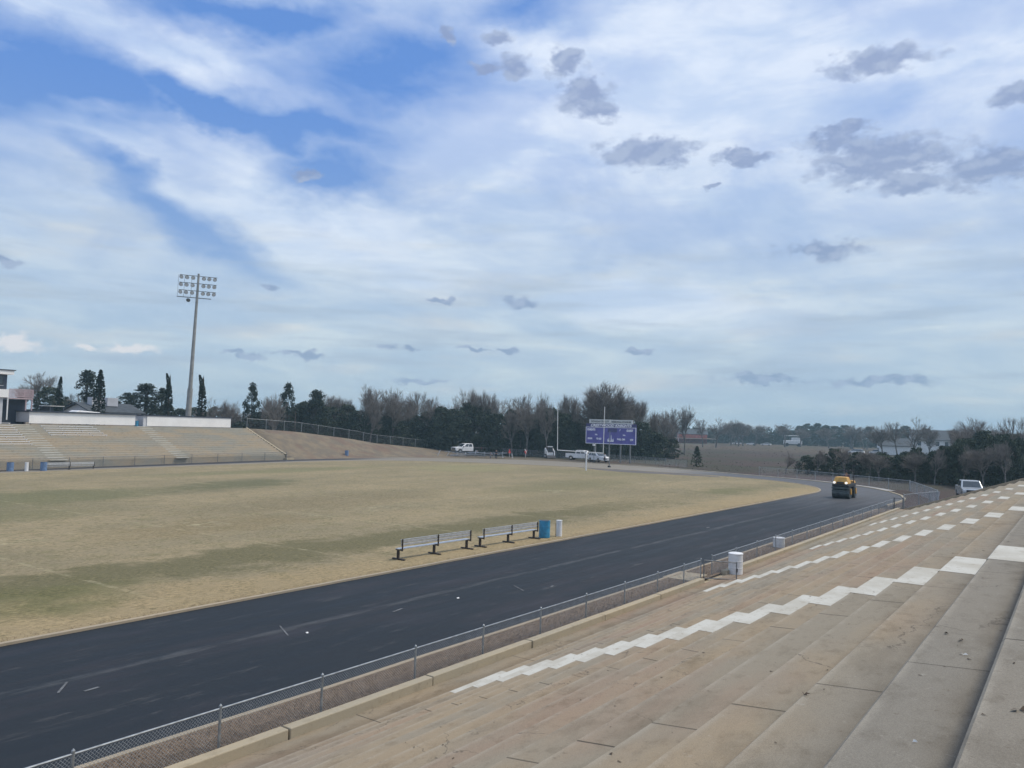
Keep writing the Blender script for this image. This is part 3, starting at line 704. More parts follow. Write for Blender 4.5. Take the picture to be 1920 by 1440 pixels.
# end-of-straight gate posts and turn fence
fence('dark steel gate panel where the long low wall ends', [(70.9, 12.25, 0), (71.0, 11.6, 0)], .85, posts=[0, .65], wires=.12, wr=.006, pr=.05, mp=M_galvd)
fence('tall chain link panels climbing beside the end of the steps towards the silver pickup', [(71.3, 11.6, 0), (76, 10.6, 0), (82.5, 10.4, -.2), (88.5, 12.3, -.15), (95.3, 14.9, 0)], 1.15, post=2.9, wires=.14, wr=.0036, pr=.036, rr=.026)
tf = [(95.4, 14.95, 0), (99.3, 19.4, 0), (102.6, 23.1, 0), (105.6, 27.0, 0), (108.3, 31.2, 0), (110.6, 36.4, 0)]
fence('chain link fence round the outside of the far right turn behind the roller', tf, 1.15, post=3.1, wires=.16, wr=.0034, pr=.036, rr=.024)
fence('grey chain link fence behind the scoreboard posts, left of the brown field', [(123.4, 52.6, 0), (128.2, 62, 0), (132.0, 72, 0), (133.2, 80, 0), (133.0, 86, .0), (129, 94.5, .35)], 1.15, post=2.7, wires=.2, wr=.006, pr=.04, rr=.03, mp=M_galvd)
cp = []
for uu, zz in CREST[:15]:
    p = E0+FU*(uu+.6)+FN*9.7; cp.append((p.x, p.y, zz))
fence('tall chain link fence along the crest of the grass bank, before the dark trees', cp, 1.52, post=3.55, wires=.22, wr=.006, pr=.042, rr=.026, m=M_galvd)

# ---------------------------------------------------------------- benches, barrels
def bench(label, loc, rz, L, group=None, far=False):
    t = thing('bench', label, 'bench', loc, rz, group)
    m_ = MB(); m_.box((L/2, .02, .45), (L, .27, .035)); m_.build('seat', M_alu, t, bevel=.006)
    for z in (.64, .76): MB().box((L/2, -.17, z), (L, .03, .085)).build('backrest', M_alu, t, bevel=.006)
    MB().box((L/2, -.165, .845), (L, .05, .03)).build('top_slat', M_alu, t)
    for x in (.06, L/2, L-.06):
        l = MB(); l.box((x, .04, .235), (.09, .10, .41)); l.box((x, .0, .03), (.10, .72, .045)); l.box((x, .0, .41), (.075, .34, .05))
        l.box((x, -.20, .62), (.07, .035, .50)); l.box((x, -.16, .41), (.07, .1, .05))
        l.build('leg', M_brownm, t, bevel=.008)
    return t
bench('silver slatted player bench by the kerb, the one farther from the blue barrel', (24.45, 23.2, .05), -.035, 4.5)
bench('silver slatted player bench by the kerb, the one beside the blue barrel', (29.75, 22.98, .05), -.05, 4.35)
def barrel(label, loc, m, h=.88, r_=.29, lid=False, rings=True):
    t = thing('barrel', label, 'barrel', loc)
    p = [(r_*.96, 0), (r_, .015)]
    for z in (.29, .59):
        p += [(r_, h*z/.88-.02), (r_*1.035, h*z/.88), (r_, h*z/.88+.02)]
    p += [(r_, h-.03), (r_*1.03, h-.015), (r_*1.03, h)]
    p += [(r_*.96, h)]
    m_ = MB(); m_.lathe(p, 28); m_.build('drum', m, t, smooth=False)
    if lid: MB().lathe([(r_*1.04, 0), (r_*1.05, .02), (r_*.9, .045), (.02, .055)], 28, (0, 0, h+.002)).build('lid', M_white, t)
    else: MB().lathe([(r_*.9, 0), (r_*.9, .004)], 24, (0, 0, h+.001)).build('opening', M_dark, t)
    return t
barrel('bright blue barrel beside the bench and white tube', (34.75, 22.62, .05), M_blue)
tt = thing('white_tube', 'upright white tube beside the bright blue barrel', 'tube', (35.75, 22.35, .05))
MB().lathe([(.15, 0), (.155, .02), (.155, .80), (.165, .81), (.165, .84), (.14, .84)], 20).build('tube', M_white, tt)
MB().tube((-.25, .05, 0), (-.25, .05, .72), .012).build('stake', M_dark, tt)
barrel('white barrel with a lid behind the open gate', (32.45, 11.62, -.11), M_white, h=.84, lid=True)
barrel('white barrel half hidden behind the long low wall', (41.2, 12.5, -.42), M_white, h=.86, lid=True)
# far side line
bench('long white-topped bench on the far sideline, beside the faded blue barrel', (40.5, 91.5, -.36), -.02, 5.4)
MB_f = None
bench('white-topped bench on the far sideline cut off by the left edge of the picture', (30.2, 92.2, -.42), -.02, 6.2)
barrel('faded blue barrel at the end of the far sideline bench, right of the white tube', (40.4, 91.2, -.40), M_bluef, h=.98, r_=.33)
barrel('faded blue barrel on the far sideline, left of the white tube', (37.5, 92.2, -.42), M_bluef, h=.98, r_=.33)
tt = thing('white_tube', 'upright white tube between two faded blue barrels on the far sideline', 'tube', (38.9, 91.7, -.4))
MB().lathe([(.18, 0), (.18, .9), (.2, .92), (.2, .95), (.17, .95)], 16).build('tube', M_white, tt)
barrel('blue barrel standing at the foot of the grass bank', (90.6, 98.3, .25), M_bluef, h=.95, r_=.3)

# ---------------------------------------------------------------- far grandstand
fs = thing('grandstand', 'far concrete grandstand across the field under white walls, with a side kerb at its right', 'grandstand', E0, FA)
NRW = 15; fh = .66; ft, frr = 9.2/NRW, (4.46-fh)/NRW
m_ = MB(); UL = -95
m_.quad((UL, 0, -.9), (0, 0, -.1), (0, 0, fh), (UL, 0, fh)); 
m_.quad((UL, .0, fh), (0, .0, fh), (0, .25, fh), (UL, .25, fh))
for k in range(NRW):
    y0, z0 = .25+ft*k*.973, fh+frr*k; y1, z1 = .25+ft*(k+1)*.973, fh+frr*(k+1)
    m_.quad((UL, y0, z0), (0, y0, z0), (0, y0, z1), (UL, y0, z1)); m_.quad((UL, y0, z1), (0, y0, z1), (0, y1, z1), (UL, y1, z1))
m_.quad((UL, 9.2, 4.46), (0, 9.2, 4.46), (0, 10.1, 4.46), (UL, 10.1, 4.46))
m_.quad((0, 0, -.3), (0, 9.2, -.3), (0, 9.2, 4.4), (0, 0, .6))
m_.build('steps', M_farc, fs)
for uc, wd in ((-33.2, 2.0), (-17.4, 1.9), (-49.3, 2.0), (-65, 2)):
    m_ = MB()
    for k in range(-1, NRW):
        y0, z0 = .25+ft*k*.973, fh+frr*k; y1, z1 = .25+ft*(k+1)*.973, fh+frr*(k+1)
        if k < 2 and k > -1: pass
        a, b = uc-wd/2, uc+wd/2
        m_.quad((a, y0-.006, z1-.09), (b, y0-.006, z1-.09), (b, y0-.006, z1+.006), (a, y0-.006, z1+.006))
        m_.quad((a, y0-.006, z1+.006), (b, y0-.006, z1+.006), (b, y0+ft*.45, z1+.006), (a, y0+ft*.45, z1+.006))
    m_.build('painted_aisle', M_wpaint, fs)
m_ = MB()
for k in range(12):
    a, b = k/12, (k+1)/12
    vs = []
    for t in (a, b): vs += [(.0, 9.2*t, -.2), (.26, 9.2*t, -.2), (.26, 9.2*t, .85+3.75*t), (.0, 9.2*t, .85+3.75*t)]
    m_.add(vs, [(0,1,5,4),(1,2,6,5),(2,3,7,6),(3,0,4,7)])
m_.box((.4, -.3, .12), (1.4, .9, .3))
m_.build('side_kerb', M_conc, fs)
MB().box((.5, -.1, .42), (.8, .4, .05)).build('drain_cover', M_dark, fs)
# bolted bench planks on the upper rows
for (ua, ubb, ks) in ((-31.2, -24.2, range(9, 14)), (-46, -34.4, range(5, 15)), (-62, -50.5, range(5, 15))):
    for k in ks:
        y0, z1 = .25+ft*k*.973, fh+frr*(k+1)
        xb = ubb-.28*(k-9)*.5 if ua == -31.2 else ubb
        pl_ = MB(); pl_.box(((ua+xb)/2, y0+.16, z1+.13), (xb-ua, .28, .05))
        nb = int((xb-ua)/1.7)
        for i in range(nb+1): pl_.box((ua+.1+(xb-ua-.2)*i/nb, y0+.16, z1+.052), (.06, .2, .1))
        pl_.build('bench_plank', M_white, fs)
# front fence of far stand
a0 = E0+FU*-60+FN*-.25; a1 = E0+FN*-.25
fence('low grey chain link fence in front of the far grandstand', [(a0.x, a0.y, -.42), ((E0+FU*-36+FN*-.25).x, (E0+FU*-36+FN*-.25).y, -.36), (a1.x, a1.y, 0)], 1.15, post=3.9, wires=.3, wr=.006, pr=.035, rr=.018, m=M_galvd, mp=M_galvd)

# ---------------------------------------------------------------- buildings behind the far stand
def framed(name, label, cat): return thing(name, label, cat, E0, FA)
zb0 = 4.36
b1 = framed('low_building', 'long white low building on the far grandstand top, next to the press box', 'building')
MB().box(((-31.58-17.75)/2, 12.35, (zb0+6.02)/2+.2), (31.58-17.75-.02, 4.25, 6.02-zb0-.35)).build('body', M_greywall, b1)
m_ = MB().box(((-31.58-17.75)/2, 10.19, (4.70+5.98)/2-.06), (31.58-17.75, .06, 1.36)); m_.build('front_panel', M_whitewall, b1)
MB().box(((-31.58-17.75)/2, 12.3, 6.07), (31.58-17.75+.25, 4.7, .16)).build('roof', M_darkroof, b1)
b2 = framed('low_building', 'white low building at the right end of the far grandstand top', 'building')
MB().box((-9.25, 10.95, 5.15), (14.5, 1.4, 1.55)).build('body', M_greywall, b2)
MB().box((-9.05, 10.19, 5.22), (13.9, .06, 1.38)).build('front_panel', M_whitewall, b2)
MB().box((-9.25, 10.95, 6.0), (14.7, 1.75, .15)).build('roof', M_darkroof, b2)
bb_ = E0+FU*-17.1+FN*10.9; barrel('small bright blue barrel in the gap between the two white low buildings', (bb_.x, bb_.y, 4.36), M_blue, h=.85)
# steps rail posts on building front
pb = framed('press_box', 'two-storey press box with dark windows at the left edge of the picture', 'press box')
uR = -33.24
MB().box((uR-4.5, 14.2, 8.17), (9, 4.4, .98)).build('white_band', M_whitewall, pb)
MB().box((uR-4.62, 14.2, 9.55), (8.8, 4.1, 1.75)).build('upper_storey', M_darkroof, pb)
for i in range(4):
    wn_ = MB().box((uR-1.55-2.2*i, 12.12, 9.72), (1.75, .06, 1.18)).build('window', M_glass, pb)
    MB().box((uR-1.55-2.2*i, 12.1, 9.1), (1.85, .09, .05)).build('sill', M_greywall, wn_)
    wn_ = MB().box((uR-1.7-2.2*i, 12.32, 6.5), (1.5, .06, 1.9)).build('window', M_glass, pb)
MB().box((uR-4.75, 14.3, 6.0), (8.6, 3.9, 3.32)).build('lower_storey', M_greywall, pb)
MB().box((uR-4.4, 14.1, 10.72), (9.4, 5.0, .48)).build('fascia', M_whitewall, pb)
MB().box((uR-4.35, 14.1, 11.02), (9.6, 5.2, .11)).build('roof', M_darkroof, pb)
MB().box((uR-.03, 12.1, 6.4), (.12, .12, 2.9)).build('corner_post', M_white, pb)
MB().box((uR+1.35, 13.6, 5.95), (2.7, .3, 3.1)).build('side_wall', M_darkroof, pb)
bal = MB(); u0_, u1_ = uR+.05, -30.38
bal.box(((u0_+u1_)/2, 13.2, 7.62), (u1_-u0_, 2.4, .16)); bal.build('balcony_floor', M_pinkp, pb)
bal = MB()
bal.box(((u0_+u1_)/2, 12.02, 8.74), (u1_-u0_, .07, .07)); bal.box(((u0_+u1_)/2, 12.02, 7.82), (u1_-u0_, .06, .06))
n = 20
for i in range(n+1): bal.box((u0_+(u1_-u0_)*i/n, 12.02, 8.25), (.075, .04, .95))
bal.box((u1_, 13.2, 8.74), (.07, 2.3, .07))
for i in range(9): bal.box((u1_, 12.1+i*.27, 8.25), (.04, .055, .95))
bal.build('railing', M_pinkp, pb)
for uu in (u1_-.05, u1_-.75): MB().box((uu, 12.15, 6.0), (.13, .13, 3.2)).build('balcony_post', M_pinkp, pb)

def gable(label, loc, rz, L, W, H_, RH, mw, mr, name='house', ov=.5, extras=None):
    t = thing(name, label, 'house' if name == 'house' else 'building', loc, rz)
    m_ = MB(); m_.box((0, 0, H_/2), (L, W, H_)); m_.add([(-L/2, -W/2, H_), (-L/2, W/2, H_), (-L/2, 0, H_+RH), (L/2, -W/2, H_), (L/2, W/2, H_), (L/2, 0, H_+RH)], [(0,1,2),(3,5,4)]); m_.build('wall', mw, t)
    rr_ = MB(); th = .18
    for s in (-1, 1):
        y0 = s*(W/2+ov); z0 = H_-ov*RH/(W/2)
        vs = [(-L/2-ov, y0, z0), (L/2+ov, y0, z0), (L/2+ov, 0, H_+RH+.02), (-L/2-ov, 0, H_+RH+.02)]
        vs += [(x, y, z+th) for x, y, z in vs]; rr_.add(vs, [(0,1,2,3),(7,6,5,4),(0,4,5,1),(1,5,6,2),(2,6,7,3),(3,7,4,0)])
    rr_.build('roof', mr, t)
    return t
sc_ = E0+FU*-8.6+FN*34
sh = gable('grey-roofed building behind the left white low building, with pale square dormers', (sc_.x, sc_.y, 4.2), FA, 8.4, 8, 2.2, 1.25, M_greywall, M_roofg, 'school_building')
for uu in (-2.05, .45): MB().box((uu, -1.2, 3.85), (1.8, 1.4, 1.35)).build('dormer', M_greywall, sh)
sc2 = E0+FU*-21.9+FN*24
cpt = thing('carport', 'dark carport with a thin pale roof edge seen over the left white low building', 'carport', (sc2.x, sc2.y, 4.36), FA)
MB().box((0, 0, 2.6), (2.0, 3, .07)).build('roof', M_whitewall, cpt)
for a in (-.9, .9):
    for b in (-1.4, 1.4): MB().box((a, b, 1.27), (.1, .1, 2.52)).build('post', M_darkroof, cpt)
MB().box((0, 1.2, 1.25), (1.7, .1, 2.4)).build('back_wall', M_darkroof, cpt)
sc3 = E0+FU*-18.0+FN*22.6
def trailer(label, loc, rz, L=3.5):
    t = thing('trailer', label, 'trailer', loc, rz)
    m_ = MB(); m_.prism([(-L/2, .55), (L/2, .55), (L/2+.3, .9), (L/2+.1, 1.9), (-L/2+.5, 2.1), (-L/2, 1.9)], -1.1, 1.1); m_.build('body', M_white, t, bevel=.12)
    for s in (-1, 1):
        w_ = MB(); w_.tube((0, s*1.0, .34), (0, s*1.15, .34), .34, n=18); w_.build('wheel', M_black, t)
    MB().box((-L/2-.6, 0, .5), (1.3, .1, .1)).build('drawbar', M_dark, t)
    MB().box((0, -1.115, 1.5), (L*.7, .02, .4)).build('window', M_glass, t)
trailer('long white trailer parked behind the left white low building', (sc3.x, sc3.y, 4.36), FA)
# red-walled farm building and its annexes
rb = gable('red-walled building with grey roof at the far edge of the brown field', (414.5, 174.0, 0), radians(-62), 15, 14, 5.0, 2.6, M_brick, M_roofg, 'barn')
MB().box((0, -9.6, 2.6), (23, 6, .3)).build('porch_roof', M_tanb, rb)
MB().box((0, 9.6, 2.6), (23, 6, .3)).build('shed_roof', M_tanb, rb)
MB().box((-7.56, -3.0, 1.5), (.1, 1.6, 2.0)).build('door', M_white, rb)
# big pale house behind bare trees
wh = gable('large pale two-storey house behind bare trees at right', (313, 42.5, 0), radians(-75), 12.5, 13, 5.6, 3.2, M_siding, M_roofg)
for i in range(4):
    wd = MB().box((-4.2+2.8*i, -6.53, 4.2), (1.1, .08, 1.5)).build('window', M_glass, wh); MB().box((-4.2+2.8*i, -6.56, 3.4), (1.3, .1, .1)).build('sill', M_white, wh)
for z in (1.3, 4.3):
    for y in (-3.6, 0, 3.6): MB().box((-6.28, y, z), (.08, 1.2, 1.6)).build('window', M_white, wh)
MB().box((-8.1, -4.0, 2.75), (3.8, 7, .2)).build('porch_roof', M_siding, wh)
for y in (-7.2, -4, -.8): MB().box((-9.7, y, 1.35), (.25, .25, 2.7)).build('porch_column', M_white, wh)
wh2 = gable('low pale wing with grey roof beside the large pale house', (303, 52.5, 0), radians(-75), 10, 11, 3.2, 2.4, M_siding, M_roofg)
for y in (-3, 0, 3): MB().box((-5.04, y, 1.6), (.08, 1.3, 1.4)).build('window', M_glass, wh2)

# ---------------------------------------------------------------- vehicles (forward = +X)
def wheel(parent, x, y, r_, wd, rim=M_chrome):
    s = 1 if y > 0 else -1
    m_ = MB(); m_.tube((x, y-wd/2, r_), (x, y+wd/2, r_), r_, n=24); w_ = m_.build('wheel', M_black, parent)
    MB().tube((x, y+s*(wd/2-.02), r_), (x, y+s*(wd/2+.015), r_), r_*.6, n=14).build('rim', rim, w_)
def loft(m_, lo, hi):
    """two rectangles-in-plan rings (x0,x1,halfwidth,z)"""
    (a0, a1, aw, az_), (b0, b1, bw, bz) = lo, hi
    vs = [(a0,-aw,az_),(a1,-aw,az_),(a1,aw,az_),(a0,aw,az_),(b0,-bw,bz),(b1,-bw,bz),(b1,bw,bz),(b0,bw,bz)]
    m_.add(vs, [(3,2,1,0),(4,5,6,7),(0,1,5,4),(1,2,6,5),(2,3,7,6),(3,0,4,7)])
def inset_win(parent, lo, hi, side, t0, t1, z0, z1, m):
    (a0, a1, aw, az_), (b0, b1, bw, bz) = lo, hi
    def pt(t, z):
        k = (z-az_)/(bz-az_)
        x0, x1, hw = a0+(b0-a0)*k, a1+(b1-a1)*k, aw+(bw-aw)*k
        e = .012
        if side == 'F': return (x1+e, -hw+2*hw*t, z)
        if side == 'B': return (x0-e, -hw+2*hw*t, z)
        if side == 'L': return (x0+(x1-x0)*t, hw+e, z)
        return (x0+(x1-x0)*t, -hw-e, z)
    q = [pt(t0, z0), pt(t1, z0), pt(t1, z1), pt(t0, z1)]
    c = Vector(((a0+a1)/2, 0, (z0+z1)/2)); v = []
    for p in q: v.append(Vector(p))
    nrm = (v[1]-v[0]).cross(v[3]-v[0]).normalized()
    if nrm.dot(v[0]-c) < 0: nrm = -nrm
    w_ = MB(); vs = [p for p in v]+[p-nrm*.05 for p in v]
    w_.add(vs, [(0,1,2,3),(7,6,5,4),(0,4,5,1),(1,5,6,2),(2,6,7,3),(3,7,4,0)])
    w_.build('windscreen' if side == 'F' else 'window', m, parent)
def arches(x0, x1, zb, r_, z1l):
    """lower body profile with two wheel arches, x0 rear x1 front"""
    pts = []
    for xc in (x0+1.05, x1-.95):
        pts.append([(xc+r_*1.15*cos(a), r_+r_*1.15*sin(a)) for a in [radians(180-i*22.5) for i in range(9)]])
    prof = [(x0, zb+.08), (x0+1.05-r_*1.15, zb)]+[p for p in pts[0] if p[1] > zb]+[(x0+1.05+r_*1.15, zb), (x1-.95-r_*1.15, zb)]+[p for p in pts[1] if p[1] > zb]+[(x1-.95+r_*1.15, zb), (x1, zb+.1)]
    return prof
def pickup(label, loc, rz, m, group=None, cat='pickup truck', flat=False):
    t = thing('pickup_truck', label, cat, loc, rz, group); W = .97; x0, x1 = -2.85, 2.85; r_ = .39
    prof = arches(x0, x1, .42, r_, 1.1)+[(x1, .92), (x1-.12, 1.10), (x1-1.5, 1.20), (-1.0, 1.18), (-1.0, 1.22), (x0, 1.22)]
    if flat: prof = [(-1.0, .42)]+[q for q in prof if q[0] > -.99 and q != (-1.0, 1.18)]+[(-1.0, 1.18)]
    b = MB(); b.prism(prof, -W, W); b.build('body', m, t, bevel=.04)
    lo, hi = (-1.0, 1.55, .95, 1.19), (-.85, .70, .80, 1.86)
    c = MB(); loft(c, lo, hi); c.build('cab', m, t, bevel=.05)
    inset_win(t, lo, hi, 'F', .07, .93, 1.24, 1.80, M_glass)
    for s in ('L', 'R'):
        inset_win(t, lo, hi, s, .10, .44, 1.26, 1.78, M_glass); inset_win(t, lo, hi, s, .49, .80, 1.26, 1.78, M_glass)
    inset_win(t, lo, hi, 'B', .15, .85, 1.30, 1.75, M_glass)
    MB().box((-1.93, 0, 1.225), (1.72, 1.7, .012)).build('truck_bed', M_dark, t) if not flat else MB().box((-2.6, 0, 1.0), (3.1, 2.2, .16)).build('flatbed', M_dark, t)
    for y in (-.86, .86):
        for x in (x0+1.05, x1-.95): wheel(t, x, y, r_, .26)
    MB().box((x1+.03, 0, .82), (.10, 1.30, .40)).build('grille', M_dark, t); MB().box((x1+.07, 0, .83), (.03, 1.05, .06)).build('grille_bar', M_chrome, t)
    for s in (-1, 1):
        MB().box((x1-.0, s*.80, .90), (.10, .26, .18)).build('headlight', M_lens, t)
        MB().box((1.25, s*1.10, 1.26), (.12, .22, .20)).build('mirror', M_dark if m is M_white else M_chrome, t)
        MB().box((x0-.01, s*.86, .98), (.05, .14, .3)).build('taillight', M_red, t)
        MB().box((.45, s*.985, 1.02), (.14, .03, .03)).build('handle', M_chrome, t)
    MB().box((x1+.08, 0, .55), (.18, 1.86, .20)).build('bumper', M_chrome, t, bevel=.03)
    MB().box((x0-.07, 0, .56), (.16, 1.8, .18)).build('bumper', M_chrome, t, bevel=.03)
    return t
def suv(label, loc, rz, m):
    t = thing('parked_car', label, 'car', loc, rz); W = .93; x0, x1 = -2.3, 2.35; r_ = .35
    prof = arches(x0, x1, .34, r_, 1.0)+[(x1+.03, .72), (x1-.15, .93), (x1-1.15, 1.06), (x0+.1, 1.04), (x0-.02, .8)]
    b = MB(); b.prism(prof, -W, W); b.build('body', m, t, bevel=.06)
    lo, hi = (x0+.08, 1.45, .90, 1.04), (x0+.45, .35, .70, 1.62)
    c = MB(); loft(c, lo, hi); c.build('cab', m, t, bevel=.07)
    inset_win(t, lo, hi, 'F', .06, .94, 1.08, 1.55, M_glass); inset_win(t, lo, hi, 'B', .12, .88, 1.1, 1.52, M_glass)
    for s in ('L', 'R'):
        inset_win(t, lo, hi, s, .08, .32, 1.12, 1.54, M_glass); inset_win(t, lo, hi, s, .36, .60, 1.12, 1.54, M_glass); inset_win(t, lo, hi, s, .64, .84, 1.12, 1.5, M_glass)
    for y in (-.82, .82):
        for x in (x0+1.05, x1-.95): wheel(t, x, y, r_, .22)
    MB().box((x1+.03, 0, .62), (.06, .9, .2)).build('grille', M_dark, t)
    for s in (-1, 1):
        MB().box((x1-.06, s*.70, .74), (.16, .34, .17)).build('headlight', M_lens, t); MB().box((1.05, s*1.0, 1.1), (.1, .18, .14)).build('mirror', m, t)
    MB().box((x1+.03, 0, .40), (.12, 1.7, .18)).build('bumper', M_white, t, bevel=.03)
    return t
pickup('silver pickup truck facing the track beyond the end of the steps', (92.5, 9.0, -.18), atan2(-9, -91.5)+.13, M_silver)
pickup('white crew-cab pickup parked behind the goal post, left of the white car', (128.2, 75.6, 0), radians(-78), M_white)
suv('white car parked behind the goal post, right of the white pickup', (125.6, 70.6, 0), radians(-118), M_white)
ft_ = pickup('white flatbed truck beyond the pile of silver metal on the bank', (120.1, 96.7, .55), radians(158), M_white, flat=True)
# pile of metal planks
pm_ = thing('metal_pile', 'long low pile of silver metal planks and rails below the white flatbed truck', 'metal pile', (116.8, 92.2, .05), radians(-66))
for i in range(16):
    L = random.uniform(3.0, 8.5); x = random.uniform(-3.6, 3.6)
    MB().box((x, random.uniform(-.8, .8), .12+.055*i), (L, .26, .05), rz=random.uniform(-.12, .12), ry=random.uniform(-.05, .05)).build('plank', M_cable, pm_)
for i in range(9):
    x = -7+1.8*i; m_ = MB(); m_.tube((x, -.4, 0), (x+random.uniform(-.5, .5), .4, random.uniform(.7, 1.2)), .035); m_.tube((x, .4, 0), (x+random.uniform(-.5, .5), -.3, random.uniform(.6, 1.0)), .03)
    m_.build('strut', M_cable, pm_)
# far vehicles by the red building
def mini(x, y, rz, lab, s=1.):
    t = thing('parked_car', lab, 'car', (x, y, 0), rz)
    b = MB(); b.prism([(-2.2*s, .35), (2.2*s, .35), (2.25*s, .8), (1.2*s, 1.0), (-2.1*s, 1.0)], -.9, .9); b.build('body', M_white, t)
    lo, hi = (-1.9*s, 1.1*s, .88, 1.0), (-1.5*s, .5*s, .7, 1.55); c = MB(); loft(c, lo, hi); c.build('cab', M_glass, t)
    MB().box((-.5*s, 0, 1.57), (1.9*s, 1.35, .05)).build('roof', M_white, t)
    for yy in (-.8, .8):
        for xx in (-1.35*s, 1.4*s): MB().tube((xx, yy-.1, .33), (xx, yy+.1, .33), .33, n=12).build('wheel', M_black, t)
mini(420, 143, 1.9, 'small white car parked nearest the red-walled building')
mini(421, 151, 1.9, 'white car parked between two other cars right of the red-walled building', 1.1)
mini(424, 136, 1.7, 'white car parked farthest right of the cars by the red-walled building', 1.2)
mini(296, 63.5, 1.6, 'white van-like car on the grass left of the large pale house', 1.3)
mini(300, 57.8, 1.6, 'white car beside the van-like car, nearer the large pale house', 1.0)
ex = thing('white_machine', 'bulky white machine with an overhead frame beyond the brown field', 'machine', (424, 122, 0), .4)
m_ = MB(); m_.box((0, 0, 2.2), (4, 9, 2.0)); m_.build('body', M_white, ex, bevel=.2)
m_ = MB(); m_.box((0, -1.5, 3.9), (3, 4, 1.4)); m_.build('cabin', M_siding, ex, bevel=.15)
m_ = MB()
for a, b in (((0,-4,3.2),(0,-4,5.6)),((0,4,3.2),(0,4,5.6)),((0,-4,5.6),(0,4,5.6))): m_.tube(a, b, .14)
m_.build('overhead_frame', M_white, ex)
for y in (-3, 3):
    for x in (-1.9, 1.9): MB().tube((x-.2, y, .9), (x+.2, y, .9), .9, n=14).build('wheel', M_black, ex)

# ---------------------------------------------------------------- roller
ro = thing('road_roller', 'yellow road roller with lit headlights on the asphalt bend', 'road roller', (78.6, 17.9, .02), atan2(-17.5, -78)-.22)
for x in (-1.25, .75):
    d = MB(); d.tube((x, -.76, .52), (x, .76, .52), .52, n=40); d.build('drum', M_drum, ro)
    for s in (-1, 1):
        y_ = MB(); y_.box((x, s*.81, .66), (.32, .06, .5)); y_.tube((x, s*.78, .52), (x, s*.86, .52), .13, n=14)
        y_.build('yoke', M_yellow, ro)
m_ = MB(); m_.box((1.35, 0, .98), (.16, 1.50, .14)); m_.box((1.36, 0, .72), (.1, 1.5, .08)); m_.build('scraper_bar', M_drum, ro)
m_ = MB(); m_.prism([(-1.6, 1.06), (1.3, 1.06), (1.38, 1.28), (1.2, 1.36), (-1.6, 1.36)], -.72, .72); m_.build('frame', M_dark, ro, bevel=.03)
m_ = MB(); loft(m_, (.05, 1.32, .70, 1.361), (.12, 1.10, .50, 1.98)); m_.build('hood', M_yellow, ro, bevel=.07)
m_ = MB(); loft(m_, (-1.75, -.95, .70, 1.361), (-1.7, -1.0, .62, 1.60)); m_.build('rear_tank', M_yellow, ro, bevel=.05)
MB().box((1.33, 0, 1.47), (.08, .62, .14)).build('grille', M_dark, ro)
for s in (-1, 1): MB().tube((1.30, s*.52, 1.46), (1.385, s*.52, 1.46), .115, n=16).build('headlight', M_lamp, ro)
MB().box((-.55, 0, 1.40), (.95, 1.3, .06)).build('platform', M_dark, ro)
m_ = MB(); m_.box((-.6, .1, 1.55), (.45, .5, .22)); m_.box((-.84, .1, 1.85), (.1, .48, .5)); m_.build('seat', M_black, ro, bevel=.04)
m_ = MB(); m_.tube((.0, .1, 1.45), (-.12, .1, 1.95), .03); m_.tube((-.12, .1, 1.93), (-.10, .1, 1.97), .19, n=16); m_.build('steering_wheel', M_black, ro)
m_ = MB()
for s in (-1, 1): m_.tube((-.98, s*.66, 1.4), (-.98, s*.66, 2.52), .042)
m_.tube((-.98, -.68, 2.52), (-.98, .68, 2.52), .042); m_.build('roll_bar', M_dark, ro)
m_ = MB(); m_.tube((-.98, .66, 2.52), (-.98, .66, 2.95), .02); m_.box((-.94, .66, 3.0), (.16, .26, .10)); m_.build('beacon_mast', M_dark, ro)

